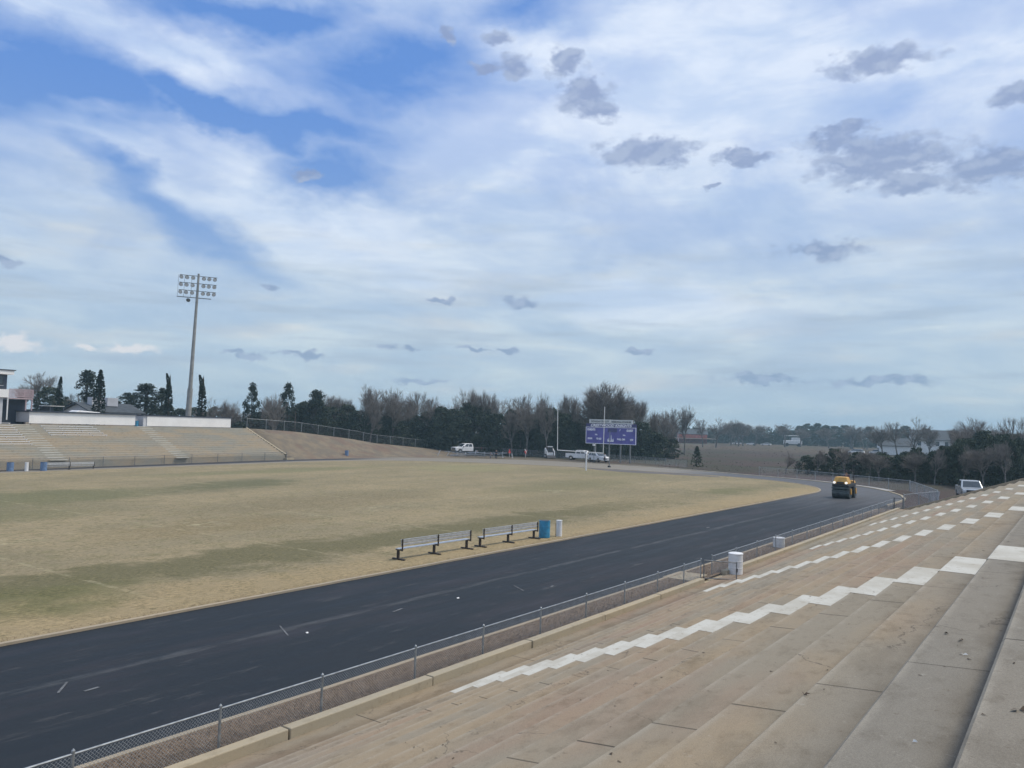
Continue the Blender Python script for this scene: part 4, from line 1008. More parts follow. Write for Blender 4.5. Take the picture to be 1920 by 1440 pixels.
# ---------------------------------------------------------------- people
def skinned(name, verts, edges, radii, m, parent, root=0, sub=2):
    me = bpy.data.meshes.new(name); me.from_pydata(verts, edges, []); o = bpy.data.objects.new(name, me); COL.objects.link(o); o.parent = parent
    me.materials.append(m); md = o.modifiers.new('skin', 'SKIN'); md.use_smooth_shade = True
    sv = me.skin_vertices[0].data
    for i, r_ in enumerate(radii): sv[i].radius = (r_, r_) if not isinstance(r_, tuple) else r_; sv[i].use_root = (i == root)
    s_ = o.modifiers.new('sub', 'SUBSURF'); s_.levels = sub; s_.render_levels = sub
    return o
def person(label, loc, rz, top, bottom, seated=False, arm=(0, 0), hat=None, h=1.75):
    t = thing('person', label, 'person', loc, rz)
    hz = .95 if not seated else .12
    V = [(0,0,hz), (0,0,hz+.25), (0,0,hz+.46), (0,0,hz+.54), (.01,0,hz+.68)]; R_ = [.15, (.15,.11), (.16,.10), .055, .092]; Ee = [(0,1),(1,2),(2,3),(3,4)]
    legs = []; arms = []
    for s in (-1, 1):
        k = len(V)
        if seated: V += [(.08, s*.10, hz-.02), (.45, s*.13, hz+.02), (.5, s*.13, hz-.38), (.62, s*.13, hz-.42)]
        else: V += [(0, s*.09, hz-.05), (.02+.03*s, s*.11, .5), (-.02+.06*s, s*.12, .09), (.14+.06*s, s*.13, .04)]
        R_ += [.095, .062, .042, .04]; Ee += [(0,k),(k,k+1),(k+1,k+2),(k+2,k+3)]; legs.append(k)
        k = len(V); a = arm[0 if s < 0 else 1]
        V += [(0, s*.19, hz+.43), (.02+.10*a, s*.25, hz+.17), (.08+.32*a, s*.24, hz-.03+.12*a)]
        R_ += [.055, .042, .03]; Ee += [(2,k),(k,k+1),(k+1,k+2)]; arms.append(k)
        # hand: palm and five fingers
        w_ = V[k+2]; kk = len(V); V += [(w_[0]+.03+.03*a, w_[1], w_[2]-.07+.05*a)]; R_ += [.028]; Ee += [(k+2, kk)]
        for q in range(4):
            j = len(V); V += [(w_[0]+.0+.018*q, w_[1]+.006*s, w_[2]-.115-.006*(q % 3)), (w_[0]+.012+.018*q, w_[1]-.008*s, w_[2]-.155)]; R_ += [.009, .008]; Ee += [(kk, j), (j, j+1)]
        j = len(V); V += [(w_[0]+.07, w_[1]-.015*s, w_[2]-.08), (w_[0]+.085, w_[1]-.02*s, w_[2]-.11)]; R_ += [.010, .009]; Ee += [(kk, j), (j, j+1)]
    body = skinned('body', V, Ee, R_, M_skin, t)
    # head details
    m_ = MB(); m_.box((.105, 0, hz+.675), (.03, .022, .04)); m_.build('nose', M_skin, body)
    hr = MB(); n = 14
    hr.lathe([(.104, 0), (.108, .04), (.09, .085), (.05, .11), (.005, .118)], n, (-.012, 0, hz+.70)); hr.build('hair' if not hat else 'cap', M_hair if not hat else hat, t, smooth=True)
    # clothes
    V2 = [(0,0,hz-.02), (0,0,hz+.25), (0,0,hz+.45)]; R2 = [.165, (.168,.125), (.17,.115)]; E2 = [(0,1),(1,2)]
    for k in arms: j = len(V2); V2 += [V[k], V[k+1], tuple(V[k+1][i]*.2+V[k+2][i]*.8 for i in range(3))]; R2 += [.07, .055, .043]; E2 += [(2,j),(j,j+1),(j+1,j+2)]
    skinned('jacket', V2, E2, R2, top, t)
    V3 = [(0,0,hz+.04), (0,0,hz-.04)]; R3 = [.158, .15]; E3 = [(0,1)]
    for k in legs: j = len(V3); V3 += [V[k], V[k+1], V[k+2]]; R3 += [.108, .078, .06]; E3 += [(1,j),(j,j+1),(j+1,j+2)]
    skinned('trousers', V3, E3, R3, bottom, t)
    return t
person('person in dark clothes standing on the far track, left of the red flags', (113.4, 84.5, .04), radians(-140), M_navy, M_navy, arm=(.3, .5), hat=M_navy)
person('person in dark clothes standing between the white pickup and the white car', (121.8, 70.9, .02), radians(-100), M_navy, M_navy, arm=(.2, .1))
person('person in a white top and dark trousers right of the white car', (123.2, 67.9, .02), radians(150), M_white, M_navy, arm=(.4, .2))
person('person in grey crouching over something beside the standing person on the far track', (113.2, 85.6, -.45+.5), radians(-60), M_greyc, M_greyc, arm=(.8, .8)).scale = (1, 1, .72)
rr = Matrix.Rotation(atan2(-17.5, -78)-.22, 3, 'Z') @ Vector((-.62, .1, 0))
person('person in plum clothes seated at the wheel of the yellow road roller', (78.6+rr.x, 17.9+rr.y, 1.58), atan2(-17.5, -78)-.22, M_plum, M_navy, seated=True, arm=(1, 1), hat=M_navy)

# ---------------------------------------------------------------- skid steer, flags, goal, poles
sk = thing('skid_steer', 'small white skid steer loader parked left of the white pickup', 'skid steer', (129.6, 83.6, 0), atan2(-84, -130)+.2)
MB().box((0, 0, .75), (1.7, 1.1, .7)).build('body', M_white, sk, bevel=.05)
m_ = MB(); loft(m_, (-.6, .75, .5, 1.1), (-.5, .55, .45, 2.15)); m_.build('cab', M_dark, sk)
MB().box((0, 0, 2.22), (1.2, 1.0, .14)).build('roof', M_white, sk, bevel=.03)
MB().box((.68, 0, 1.65), (.06, .7, .8)).build('windscreen', M_glass, sk)
for s in (-1, 1):
    m_ = MB(); m_.box((-.95, s*.72, 1.25), (.25, .2, 1.3), ry=-.2); m_.box((.1, s*.72, 1.55), (2.1, .16, .2), ry=.32); m_.box((1.15, s*.72, .85), (.18, .16, 1.1), ry=-.25)
    m_.build('lift_arm', M_white, sk)
    for x in (-.55, .55): wheel(sk, x, s*.78, .40, .28, M_white)
m_ = MB(); m_.prism([(1.2, .08), (2.0, .08), (2.0, .14), (1.35, .6), (1.2, .6)], -.85, .85); m_.build('bucket', M_dark, sk)
for (x, y, lab, tilt) in ((122.6, 88.2, 'red flag on a thin post, left of the other red flag', 0.), (125.4, 86.4, 'tilted red and white flag on a thin post left of the skid steer', .8)):
    t = thing('flag', lab, 'flag', (x, y, .1))
    MB().tube((0, 0, 0), (0, 0, .9), .03).build('pole', M_white, t)
    m_ = MB(); a = Vector((-.3, 0, 0)); Rm = Matrix.Rotation(tilt, 3, 'Y')
    tri = [Rm @ Vector(p)+Vector((0, 0, 1.0)) for p in ((-.42, -.015, -.25), (.42, -.015, -.25), (.0, -.015, .62))]
    m_.add(tri+[p+Vector((.03, .03, 0)) for p in tri], [(0,1,2),(5,4,3),(0,3,4,1),(1,4,5,2),(2,5,3,0)]); m_.build('cloth', M_red, t)
    if tilt: MB().box((-.05, -.05, 1.25), (.16, .02, .9), ry=-.8).build('white_stripe', M_white, t)
# goal post
gp = thing('goal_post', 'white football goal post with a curved neck in front of the scoreboard', 'goal post', (95.6, 55.6, .05))
m_ = MB(); m_.tube((0, 0, 0), (0, 0, 1.95), .105, n=14)
pts_ = [(0,0,1.95),(.05,.02,2.2),(.18,.06,2.42),(.38,.12,2.58),(.62,.20,2.64),(.9,.3,2.62)]
for a, b in zip(pts_, pts_[1:]): m_.tube(a, b, .10, n=12)
m_.build('neck', M_white, gp)
def xb(x, y, z): return (x-95.6, y-55.6, z-.05)
A_, B_ = xb(96.2, 60.75, 2.68), xb(96.2, 53.3, 2.54)
MB().tube(A_, B_, .065, n=10).build('crossbar', M_white, gp)
MB().tube(A_, (A_[0], A_[1]+.12, 8.9), .05, .045, n=10).build('upright', M_white, gp)
MB().tube(B_, (B_[0], B_[1]-.1, 8.9), .05, .045, n=10).build('upright', M_white, gp)
# scoreboard, facing the field
SBX = 125.6
yl, yr = 73.2, 63.15; WB = yl-yr
sb = thing('scoreboard', 'purple scoreboard with white lettering on four posts behind the goal post', 'scoreboard', (SBX, (yl+yr)/2, 0), radians(-90))
# local x runs along the board (left to right seen from the field), local -y faces the field
# parent rotated -90deg: local x -> world -y ; local y -> world +x
MB().box((0, .12, 4.75), (WB, .28, 2.95)).build('panel', M_purple, sb)
MB().box((0, .12, 6.56), (WB, .28, .64)).build('header', M_purpled, sb)
fr_ = MB()
for z in (3.30, 6.23): fr_.box((0, -.045, z), (WB+.06, .05, .09))
for x in (-WB/2, WB/2): fr_.box((x, -.045, 4.76), (.09, .05, 2.85))
fr_.build('frame', M_letter, sb)
for x in (-3.55, -.45, 2.0, 4.05): MB().box((x*.93, .42, 3.4), (.2, .25, 6.9)).build('post', M_galvd, sb)
t1 = MB().box((-2.3, .1, 7.3), (4.3, .18, .72)).build('name_sign', M_signw, sb)
t2 = MB().box((2.18, .1, 7.24), (4.4, .18, .78)).build('name_sign', M_signw, sb)
FR = (radians(90), 0, 0)
text_mesh('lettering', 'DOUGLAS CRALLEY', .42, M_dktext, t1, (-2.2, -.01, 7.28), FR, width=3.7, bold=.008)
text_mesh('lettering', 'MEMORIAL STADIUM', .42, M_dktext, t2, (2.1, -.01, 7.23), FR, width=3.8, bold=.008)
text_mesh('lettering', 'CRESTWOOD KNIGHTS', .62, M_letter, sb, (.0, -.04, 6.56), FR, shear=.25, width=8.3, bold=.022)
def txt(s, x, z, size, wd): text_mesh('lettering', s, size, M_letter, sb, (x, -.03, z), FR, width=wd, bold=.024)
txt('KNIGHTS', -3.95, 5.78, .52, 1.65); txt('GUEST', 3.85, 5.72, .52, 1.3)
txt('DOWN', -4.2, 4.15, .42, .95); txt('TO GO', -2.35, 4.15, .42, 1.05); txt('BALL ON', 2.15, 4.15, .42, 1.55); txt('QTR', 4.25, 4.12, .42, .68)
txt('T.O.L.', -2.9, 4.9, .26, .55); txt('T.O.L.', 2.75, 4.9, .26, .55)
MB().box((.4, -.03, 5.75), (1.9, .03, .72)).build('clock_panel', M_purpled, sb)
em = MB()
for (x, h) in ((-.5, .42), (-.3, .58), (-.1, .50), (.18, 1.15), (.4, .40), (.6, .5)):
    em.add([(x-.09, -.035, 3.78), (x+.09, -.035, 3.78), (x+.02, -.035, 3.78+h), (x-.05, -.035, 3.78+h*.9)], [(0,1,2,3)])
em.add([(-.6, -.034, 3.7), (.7, -.034, 3.7), (.55, -.034, 3.86), (-.45, -.034, 3.86)], [(0,1,2,3)])
em.build('emblem', M_letter, sb)
MB().box((1.9, -.03, 5.8), (.07, .03, .4), ry=.5).build('possession_mark', M_letter, sb)
for (x, y, lab, hh) in ((121.6, 69.2, 'dark pole with a small pale speaker below the scoreboard, left of the track-side pole', 3.5), (108.3, 58.9, 'thin grey pole standing at the track edge before the scoreboard', 5.6)):
    t = thing('pole', lab, 'pole', (x, y, 0)); MB().tube((0, 0, 0), (0, 0, hh), .06, .05).build('shaft', M_galvd, t)
    MB().box((0, 0, .12), (.35, .35, .3)).build('foot', M_dark, t)
    if hh < 4: MB().box((-.1, 0, 3.1), (.25, .4, .3)).build('speaker', M_white, t)
# floodlight pole
lpx, lpy = 74.4, 118.7
fl = thing('floodlight_pole', 'tall grey floodlight pole behind the far grandstand', 'floodlight pole', (lpx, lpy, 4.36))
fl.rotation_euler = (radians(.55), radians(1.15), 0)
MB().tube((0, 0, 0), (0, 0, 6.3), .46, .42, n=20).build('base_sleeve', M_post, fl)
MB().tube((0, 0, 6.3), (0, 0, 25.4), .33, .17, n=18).build('shaft', M_post, fl)
rzf = radians(-38)                                     # crossarms lie across the line to the field
xa = Vector((cos(rzf), sin(rzf), 0)); xn = Vector((xa.y, -xa.x, 0))
for iz, z in enumerate((25.0, 23.75, 22.5)):
    MB().tube(Vector((0, 0, z))-xa*2.9, Vector((0, 0, z))+xa*2.9, .055).build('crossarm', M_galvd, fl)
    for i in range(6):
        xx = (-2.55, -1.7, -.8, .85, 1.65, 2.5)[i]; p = Vector((0, 0, z-.28))+xa*xx
        d_ = (xn*1.0+xa*(.1+.22*(i-2.5)*.6)+Vector((0, 0, -.55))).normalized()
        m_ = MB(); m_.tube(p-d_*.28, p+d_*.02, .10, .16, n=12); m_.tube(p+d_*.02, p+d_*.24, .16, .33, n=16, caps=False); m_.tube(p-d_*.1, p+Vector((0, 0, .28)), .03)
        lm = m_.build('lamp', M_galvd, fl)
        MB().tube(p+d_*.20, p+d_*.22, .29, n=16).build('lens', M_lens, lm)
MB().tube(Vector((0, 0, 21.35))-xa*3.1, Vector((0, 0, 21.35))+xa*2.2, .07).build('walkway_bar', M_galvd, fl)
m_ = MB()
for xx in (-3.05, -2.1, -1.0): m_.tube(Vector((0, 0, 21.35))+xa*xx, Vector((0, 0, 25.0))+xa*xx, .025, n=5)
m_.build('hanger', M_galvd, fl)
p = Vector((0, 0, 20.95))-xa*1.3; d_ = (xn+Vector((0, 0, -.6))).normalized()
lm = MB().tube(p-d_*.2, p+d_*.2, .12, .34, n=14).build('lamp', M_galvd, fl)
# utility pole on the bank behind the fence
up = E0+FU*10.9+FN*10.3
t = thing('pole', 'thin wooden pole behind the bank-top fence, before the dark trees', 'pole', (up.x, up.y, 3.9)); MB().tube((0, 0, 0), (0, 0, 3.6), .12, .09).build('shaft', M_barkd, t)

# ---------------------------------------------------------------- litter
def leaf(x, k, dy, lab, s=.06, m=None, name='dead_leaf', cat='leaf'):
    z = rowz(k, x)+.006; y = rowy(k)-dy; m_ = MB(); rng = random.Random(x*91+k)
    for i in range(3):
        a = rng.uniform(0, 6.28); l = s*rng.uniform(.6, 1.3); w_ = s*.25; c = Vector((x, y, z)); d = Vector((cos(a), sin(a), 0)); q = Vector((-d.y, d.x, 0))
        m_.add([c-q*w_*.4, c+d*l*.5+q*w_+Vector((0, 0, .014)), c+d*l+Vector((0, 0, .006)), c+d*l*.5-q*w_*.5+Vector((0, 0, .004))], [(0,1,2,3)])
    tag(m_.build(name, m or M_leafd), lab, cat)
leaf(5.25, 18, .20, 'largest dead leaf, on the grey upper step at lower right', .085)
leaf(8.1, 17, .16, 'dead leaf on the grey step right of the brown slab, near the white chip', .045)
leaf(7.9, 17, .28, 'dead leaf just below another on the grey step, right of the brown slab', .05)
leaf(7.4, 17, .34, 'small white chip on the grey step below two dead leaves', .035, M_paper, 'paper_scrap', 'scrap')
leaf(5.1, 17, .33, 'tiny white chip near the bottom edge of the picture on the tan steps', .022, M_paper, 'paper_scrap', 'scrap')
leaf(6.35, 16, .02, 'dead leaf on the front edge of a step near a joint', .045)
leaf(5.6, 19, .12, 'curled dead leaf at the bottom right corner of the steps', .04)
dbs = MB()
for i in range(300):
    x = 3+random.random()**1.5*30; k = random.randint(3, 19); z = rowz(k, x)+.004; y = rowy(k)-random.uniform(.03, .6); a = random.uniform(0, 6.28); l = random.uniform(.006, .02)*(1+x*.03)
    d = Vector((cos(a), sin(a), 0))*l; q = Vector((-d.y, d.x, 0))*random.uniform(.25, .6); c = Vector((x, y, z))
    dbs.add([c-d-q, c+d-q*.4+Vector((0,0,.003)), c+d*.6+q, c-d*.7+q+Vector((0,0,.004))], [(0,1,2,3)])
tag(dbs.build('leaf_litter', M_leafd), 'fine dark bits of leaf and twig scattered on the near steps', 'litter', kind='stuff')
M_fade = mat('faded_marking', (.12, .125, .13), .8, var=.25, vscale=5)
for i, (x, y, l, w_, a) in enumerate([(8.3, 17.3, .7, .05, .9), (8.62, 16.75, .32, .07, .1), (14.2, 17.6, 1.1, .04, 1.1), (23.3, 16.2, .9, .05, 1.0), (24.4, 15.5, .3, .07, .2), (46, 18.2, .6, .1, .1), (18.0, 17.0, .5, .08, .2)]):
    m_ = MB().box((x, y, .0265), (l, w_, .004), rz=a)
    struct(m_.build('track_marking', M_fade))
for (x, y, lab, s) in ((20.55, 16.72, 'white scrap lying mid-track, right of the other scrap', .06), (14.45, 16.95, 'white scrap beside a faded mark, left of the other scrap on the track', .04)):
    m_ = MB(); m_.add([(x-s, y-.04, .028), (x+s*.4, y-.06, .034), (x+s, y+.03, .05), (x-s*.3, y+.05, .032)], [(0,1,2,3)]); tag(m_.build('paper_scrap', M_paper), lab, 'scrap')

# ---------------------------------------------------------------- trees
def rv(rng): 
    v = Vector((rng.gauss(0, 1), rng.gauss(0, 1), rng.gauss(0, 1))); return v.normalized()
TWN = 1
def bare_proto(seed, h, w_, ntw=1.0, forks=3, upr=.5, name='bare_tree', trunk_h=.22):
    """returns (trunk mesh, crown mesh) of a leafless tree h high, w_ wide"""
    rng = random.Random(seed); tb = MB(); tw = MB()
    def grow(p, d, L, r_, lev):
        n = 3 if lev < 2 else 2; q = p
        for i in range(n):
            d2 = (d+rv(rng)*.13+Vector((0, 0, .05*upr))).normalized(); e = q+d2*L/n
            ra = r_*(1-.35*i/n); rb = r_*(1-.35*(i+1)/n)
            if lev < 3: tb.tube(q, e, ra, rb, n=6 if lev < 1 else 4, caps=False)
            else: tw.tube(q, e, ra, rb, n=3, caps=False)
            if lev >= 3:
                for _ in range(TWN):
                    o_ = p.lerp(e, .3+.7*rng.random()) if i == 0 else q.lerp(e, rng.random()); td = (d2+rv(rng)*.9+Vector((0, 0, .15))).normalized(); tl = rng.uniform(.04, .085)*h
                    sd_ = td.cross(rv(rng)).normalized()*.00075*h
                    tw.add([o_-sd_, o_+sd_, o_+td*tl], [(0, 1, 2)])
            q = e; d = d2
            if lev >= 1 and lev < 5 and rng.random() < .75:
                side = (d+rv(rng)*.85).normalized(); grow(q, side, L*.55, r_*.45, lev+1)
        if lev >= 5: return
        nb = forks if lev < 2 else (3 if rng.random() < .6*ntw else 2)
        for i in range(nb):
            sp = .55 if lev == 0 else .48
            dd = (d+rv(rng)*sp+Vector((0, 0, .12))).normalized()
            grow(q, dd, L*rng.uniform(.66, .86), r_*.62, lev+1)
    H0 = h*trunk_h
    grow(Vector((0, 0, 0)), Vector((0, 0, 1)), H0, h*.020, 0)
    mz = max(v[2] for v in tw.v); mr = sorted(hypot(v[0], v[1]) for v in tw.v)[int(len(tw.v)*.97)]
    sz = h/mz; sxy = (w_/2)/mr
    for m_ in (tb, tw): m_.v = [(x*sxy, y*sxy, z*sz) for x, y, z in m_.v]
    return tb, tw
def mesh_of(mb, name, m):
    me = bpy.data.meshes.new(name); me.from_pydata(mb.v, [], mb.f); me.update(); me.materials.append(m); return me
def leafy_proto(seed, h, rfun, ncl, nl, ls, cr, z0=.1, lay=False, bend=0.):
    """crown of many small leaf clumps; rfun(t) = radius fraction at height t, h high; trunk with limbs"""
    rng = random.Random(seed); cr_ = MB(); tb = MB()
    tb.tube((0, 0, 0), (0, 0, h*.6), h*.02, h*.010, n=7, caps=False)
    for i in range(ncl):
        t = z0+(1-z0)*rng.random()**.9; R = rfun(t)*h; a = rng.uniform(0, 2*pi); rr_ = R*sqrt(rng.random())*1.0
        if rng.random() < .6: rr_ = R*rng.uniform(.75, 1.05)
        c = Vector((cos(a)*rr_, sin(a)*rr_, t*h))
        if i % 6 == 0: tb.tube((0, 0, min(.55*h, max(.1, t*h-rr_*.5))), c, h*.006, h*.002, n=4, caps=False)
        sx, sz = cr*h*rng.uniform(.6, 1.25), cr*h*(.42 if lay else .75)*rng.uniform(.6, 1.2)
        for j in range(nl):
            v = rv(rng)*rng.random()**.45; p = c+Vector((v.x*sx, v.y*sx, v.z*sz)); n1 = rv(rng); n2 = n1.cross(rv(rng)).normalized(); s = ls*rng.uniform(.5, 1.3)
            p.x -= bend*h*max(0, p.z/h-.62)**2
            cr_.v += [tuple(p-n1*s), tuple(p+n2*s*.55), tuple(p+n1*s), tuple(p-n2*s*.55)]; k = len(cr_.v); cr_.f.append((k-4, k-3, k-2, k-1))
    return tb, cr_
def proto(fn, m1, m2, tag_): a, b = fn; return (mesh_of(a, tag_+'_trunk', m1), mesh_of(b, tag_+'_crown', m2))
BARE = [proto(bare_proto(s, 14, w_, 1.0, fk, up), M_bark, M_twig, 'bare') for s, w_, fk, up in ((1, 6, 3, .6), (2, 7, 4, .3), (3, 5, 3, .9), (5, 6.5, 3, .4), (8, 7.5, 4, .5), (13, 5.5, 3, .8))]
BIG = proto(bare_proto(21, 16, 12, 1.6, 5, .2, trunk_h=.16), M_bark, M_twig, 'big')
def dome(t): return .30*max(.05, (1-abs(2*(t-.42))**2.4)) if t < .92 else .10
def ragged(seed):
    rng = random.Random(seed); k = [rng.uniform(.72, 1.15) for _ in range(9)]
    return lambda t: (.06+.26*sin(pi*min(1, max(0, t*.92+.06)))**.75)*k[int(t*8)]
DENSE = [proto(leafy_proto(30+i, 10, ragged(40+i), 190, 42, .20, .065, .02), M_barkd, M_green, 'dense') for i in range(5)]
PINE = [proto(leafy_proto(50+i, 11, (lambda kk: (lambda t: .04 if t < .28 else (.20*(1-(t-.28)/.72)**.55*kk[int(t*9)])))([random.uniform(.55, 1.3) for _ in range(10)]), 80, 46, .17, .062, .26), M_barkd, M_pine, 'pine') for i in range(3)]
CYP = [proto(leafy_proto(60+i, 9, lambda t: .083*max(0, 1-t**1.9)**.75+.003, 620, 26, .075, .0125, .0, bend=bd), M_barkd, M_cyp, 'cypress') for i, bd in ((0, 0.), (1, .42), (2, -.1))]
BUSH = [proto(leafy_proto(70+i, 4, lambda t: .48*max(.12, sin(pi*min(1, t*.8+.2)))**.7, 90, 44, .13, .12, .0), M_barkd, M_bush, 'bush') for i in range(3)]
CONE = proto(leafy_proto(80, 9, lambda t: .30*(1-t)**.8+.01, 150, 40, .15, .05, .02), M_barkd, M_green, 'cone')
def tree(name, pr, h0, w0, x, y, top, wid, label, cat, group=None, dz=0., rz=None):
    zb = max(0, gz(x, y))-.1; H_ = top-zb
    t = thing(name, label, cat, (x, y, zb), rz if rz is not None else random.uniform(0, 6.28), group)
    t.scale = (wid/w0, wid/w0, H_/h0)
    for nm, me in (('trunk', pr[0]), ('crown', pr[1])):
        o = bpy.data.objects.new(nm, me); COL.objects.link(o); o.parent = t
    return t
TREES= [('bare', 67.4, 156.0, 3, 11.3, 5.3), ('bare', 67.2, 161.6, 3, 9.2, 4.7), ('bare', 73.6, 155.5, 3, 7.2, 4.6), ('bare', 66.4, 167.3, 3, 9.9, 4.9), ('bare', 74.4, 161.7, 3, 6.9, 4.3), ('cypress', 58.9, 129.2, 4.3, 7.4, 1.4), ('cypress', 62.1, 123.2, 4.3, 8.6, 1.6), ('cypress', 68.2, 114.2, 4.3, 8.3, 1.3), ('cypress', 71.2, 110.0, 4.3, 8.2, 1.4), ('pine', 65.8, 134.8, 4, 9.1, 5.3), ('pine', 74.8, 132.3, 4, 7.4, 6.8), ('pine', 75.1, 139.0, 4, 5.9, 4.3), ('pine', 79.0, 134.5, 4, 6.9, 3.6), ('dense', 67.1, 150.7, 4, 6.5, 4.5), ('dense', 77.9, 148.8, 4, 4.7, 3.4), ('bare', 91.3, 137.4, 2, 8.7, 4.9), ('bare', 96.0, 137.9, 2, 8.3, 3.9), ('bare', 81.7, 154.7, 3, 6.9, 3.5), ('pine', 93.1, 127.6, 0, 12.4, 3.4), ('bare', 100.7, 132.0, 0, 12.3, 5.6), ('pine', 99.6, 125.2, 0, 12.8, 3.7), ('pine', 103.6, 121.9, 0, 11.7, 5.6), ('bare', 110.4, 126.7, 0, 13.3, 5.2), ('bare', 114.4, 125.7, 0, 12.3, 5.1), ('bare', 114.6, 117.3, 0, 14.7, 6.6), ('bare', 116.2, 112.9, 0, 14.3, 5.7), ('bare', 123.3, 111.2, 0, 13.5, 6.1), ('bare', 128.5, 108.3, 0, 12.9, 5.7), ('bare', 128.6, 103.4, 0, 14.7, 4.2), ('bare', 132.0, 100.7, 0, 14.6, 4.9), ('bare', 134.4, 94.0, 0, 13.9, 6.2), ('bare', 140.2, 92.6, 0, 14.5, 4.1), ('bare', 141.4, 88.8, 0, 13.8, 5.0), ('big', 142.2, 79.7, 0, 16.4, 11.9), ('bare', 153.5, 77.6, 0, 13.3, 4.6), ('bare', 158.5, 76.5, 0, 11.2, 4.3), ('bare', 196.2, 87.8, 0, 13.2, 5.2), ('bare', 192.9, 83.0, 0, 13.9, 5.1), ('bare', 305.9, 123.8, 0, 12.0, 6.7), ('bare', 307.8, 119.0, 0, 13.0, 9.8), ('bare', 395.2, 142.2, 0, 12.2, 10.2), ('bare', 398.2, 133.6, 0, 11.8, 11.4), ('bare', 410.3, 89.6, 0, 12.4, 9.6), ('bare', 250.7, 46.4, 0, 10.1, 6.9), ('bare', 246.5, 41.9, 0, 11.0, 6.8), ('bare', 237.2, 36.3, 0, 12.5, 7.8), ('bare', 247.7, 33.5, 0, 9.9, 5.1), ('bare', 174.0, 18.5, 0, 9.0, 4.0), ('bare', 164.3, 14.8, 0, 10.7, 5.4), ('bare', 169.5, 12.7, 0, 9.5, 4.6), ('bare', 139.8, 7.3, 0, 10.0, 4.2)]
CL = ['narrow dark cypress with a ragged tip, leftmost of the four', 'thickest dark cypress with a blunt top, beside the clumpy pine', 'slim dark cypress just left of the floodlight pole', 'slim dark cypress just right of the floodlight pole']
PL = ['clumpy open-crowned pine beside the thickest cypress', 'broad low pine left of the slim cypresses', 'small pine behind the gap in the white low buildings', 'low rounded pine touching the slim cypress left of the floodlight pole', 'tall clumpy pine at the left end of the dark wood', 'dome-topped pine in the left part of the dark wood', 'broad dome-topped pine among bare trees in the dark wood']
ci = pi_ = 0
SHAPEW = {'bare': 6.2, 'pine': 4.6, 'dense': 6.2, 'cypress': 1.5}
for i, (k, x, y, zb, hh, wd) in enumerate(TREES):
    top = zb+hh
    if k == 'bare':
        j = i % 6; wp = (6, 7, 5, 6.5, 7.5, 5.5)[j]
        if x < 82: lab, gr = 'bare leafless tree behind the far grandstand and press box', 'bare trees behind the far grandstand'
        elif x < 162: lab, gr = 'bare leafless tree rising out of the dark wood behind the field', 'bare trees in the dark wood'
        elif x < 330 and x > 230 and y < 60: lab, gr = 'bare leafless tree in front of the large pale house', 'bare trees by the pale house'
        elif y < 30: lab, gr = 'bare leafless tree above the dark evergreens at right', 'bare trees above the right thicket'
        else: lab, gr = 'bare leafless tree in the distance beyond the brown field', 'bare trees beyond the brown field'
        tree('bare_tree', BARE[j], 14, wp, x, y, top, wd*1.25, lab, 'tree', gr)
    elif k == 'big': tree('bare_tree', BIG, 16, 12, x, y, top, 12.8, 'huge spreading bare tree behind the scoreboard, widest crown of all', 'tree')
    elif k == 'cypress':
        t = tree('cypress_tree', CYP[(2, 0, 1, 1)[ci]], 9, 1.5, x, y, top, wd*(.9, 1.25, 1.0, 1.05)[ci], CL[ci], 'tree', rz=AZ-pi/2+.45); ci += 1
    elif k == 'pine': t = tree('pine_tree', PINE[pi_ % 3], 11, 4.6, x, y, top, wd*1.15, PL[pi_], 'tree'); pi_ += 1
    else: tree('evergreen_tree', DENSE[i % 5], 10, 6.2, x, y, top, wd*1.2, 'dark evergreen tree behind the far grandstand', 'tree', 'evergreens behind the far grandstand')
M1= [(95.9, 134.2, 7.2), (98.4, 132.4, 7.2), (100.2, 129.7, 9.0), (103.8, 129.0, 9.4), (104.0, 125.5, 10.3), (105.5, 123.0, 10.5), (109.8, 124.1, 10.6), (111.8, 121.6, 10.1), (111.8, 117.9, 9.0), (113.8, 116.5, 8.2), (117.5, 116.6, 8.0), (118.4, 113.7, 7.9), (121.7, 112.6, 9.5), (123.7, 110.0, 9.2), (123.3, 106.1, 10.2), (125.3, 104.5, 10.9), (128.5, 103.1, 11.3), (130.6, 101.2, 10.9), (131.4, 98.0, 10.2), (134.9, 96.6, 10.1), (135.9, 94.2, 9.0), (135.7, 91.2, 9.0), (136.3, 87.9, 10.6), (138.2, 86.1, 9.6), (142.4, 84.8, 9.2), (142.4, 81.5, 9.8), (144.8, 79.1, 10.1), (143.8, 74.9, 8.9), (146.5, 72.4, 8.3), (147.8, 69.6, 6.2), (100.1, 137.7, 7.2), (101.6, 135.4, 8.1), (105.8, 136.9, 7.9), (107.7, 135.3, 9.7), (108.1, 131.2, 10.1), (111.0, 129.9, 10.1), (114.3, 129.4, 10.8), (116.0, 127.5, 9.7), (118.2, 126.1, 8.8), (118.2, 121.4, 8.1), (122.3, 121.5, 8.9), (124.8, 119.9, 8.5), (125.6, 115.8, 8.1), (127.7, 113.6, 9.3), (128.5, 110.6, 10.0), (132.9, 110.5, 9.5), (133.1, 106.4, 10.4), (136.1, 105.4, 10.9), (138.3, 102.6, 9.9), (139.9, 99.4, 9.0), (142.0, 96.7, 9.4), (143.8, 94.5, 9.6), (146.2, 92.0, 10.5), (144.8, 87.3, 9.6), (148.7, 85.9, 9.8), (150.1, 83.2, 8.9), (151.7, 80.1, 9.5), (152.2, 76.6, 7.8), (155.0, 74.1, 6.0), (155.9, 70.5, 5.6)]
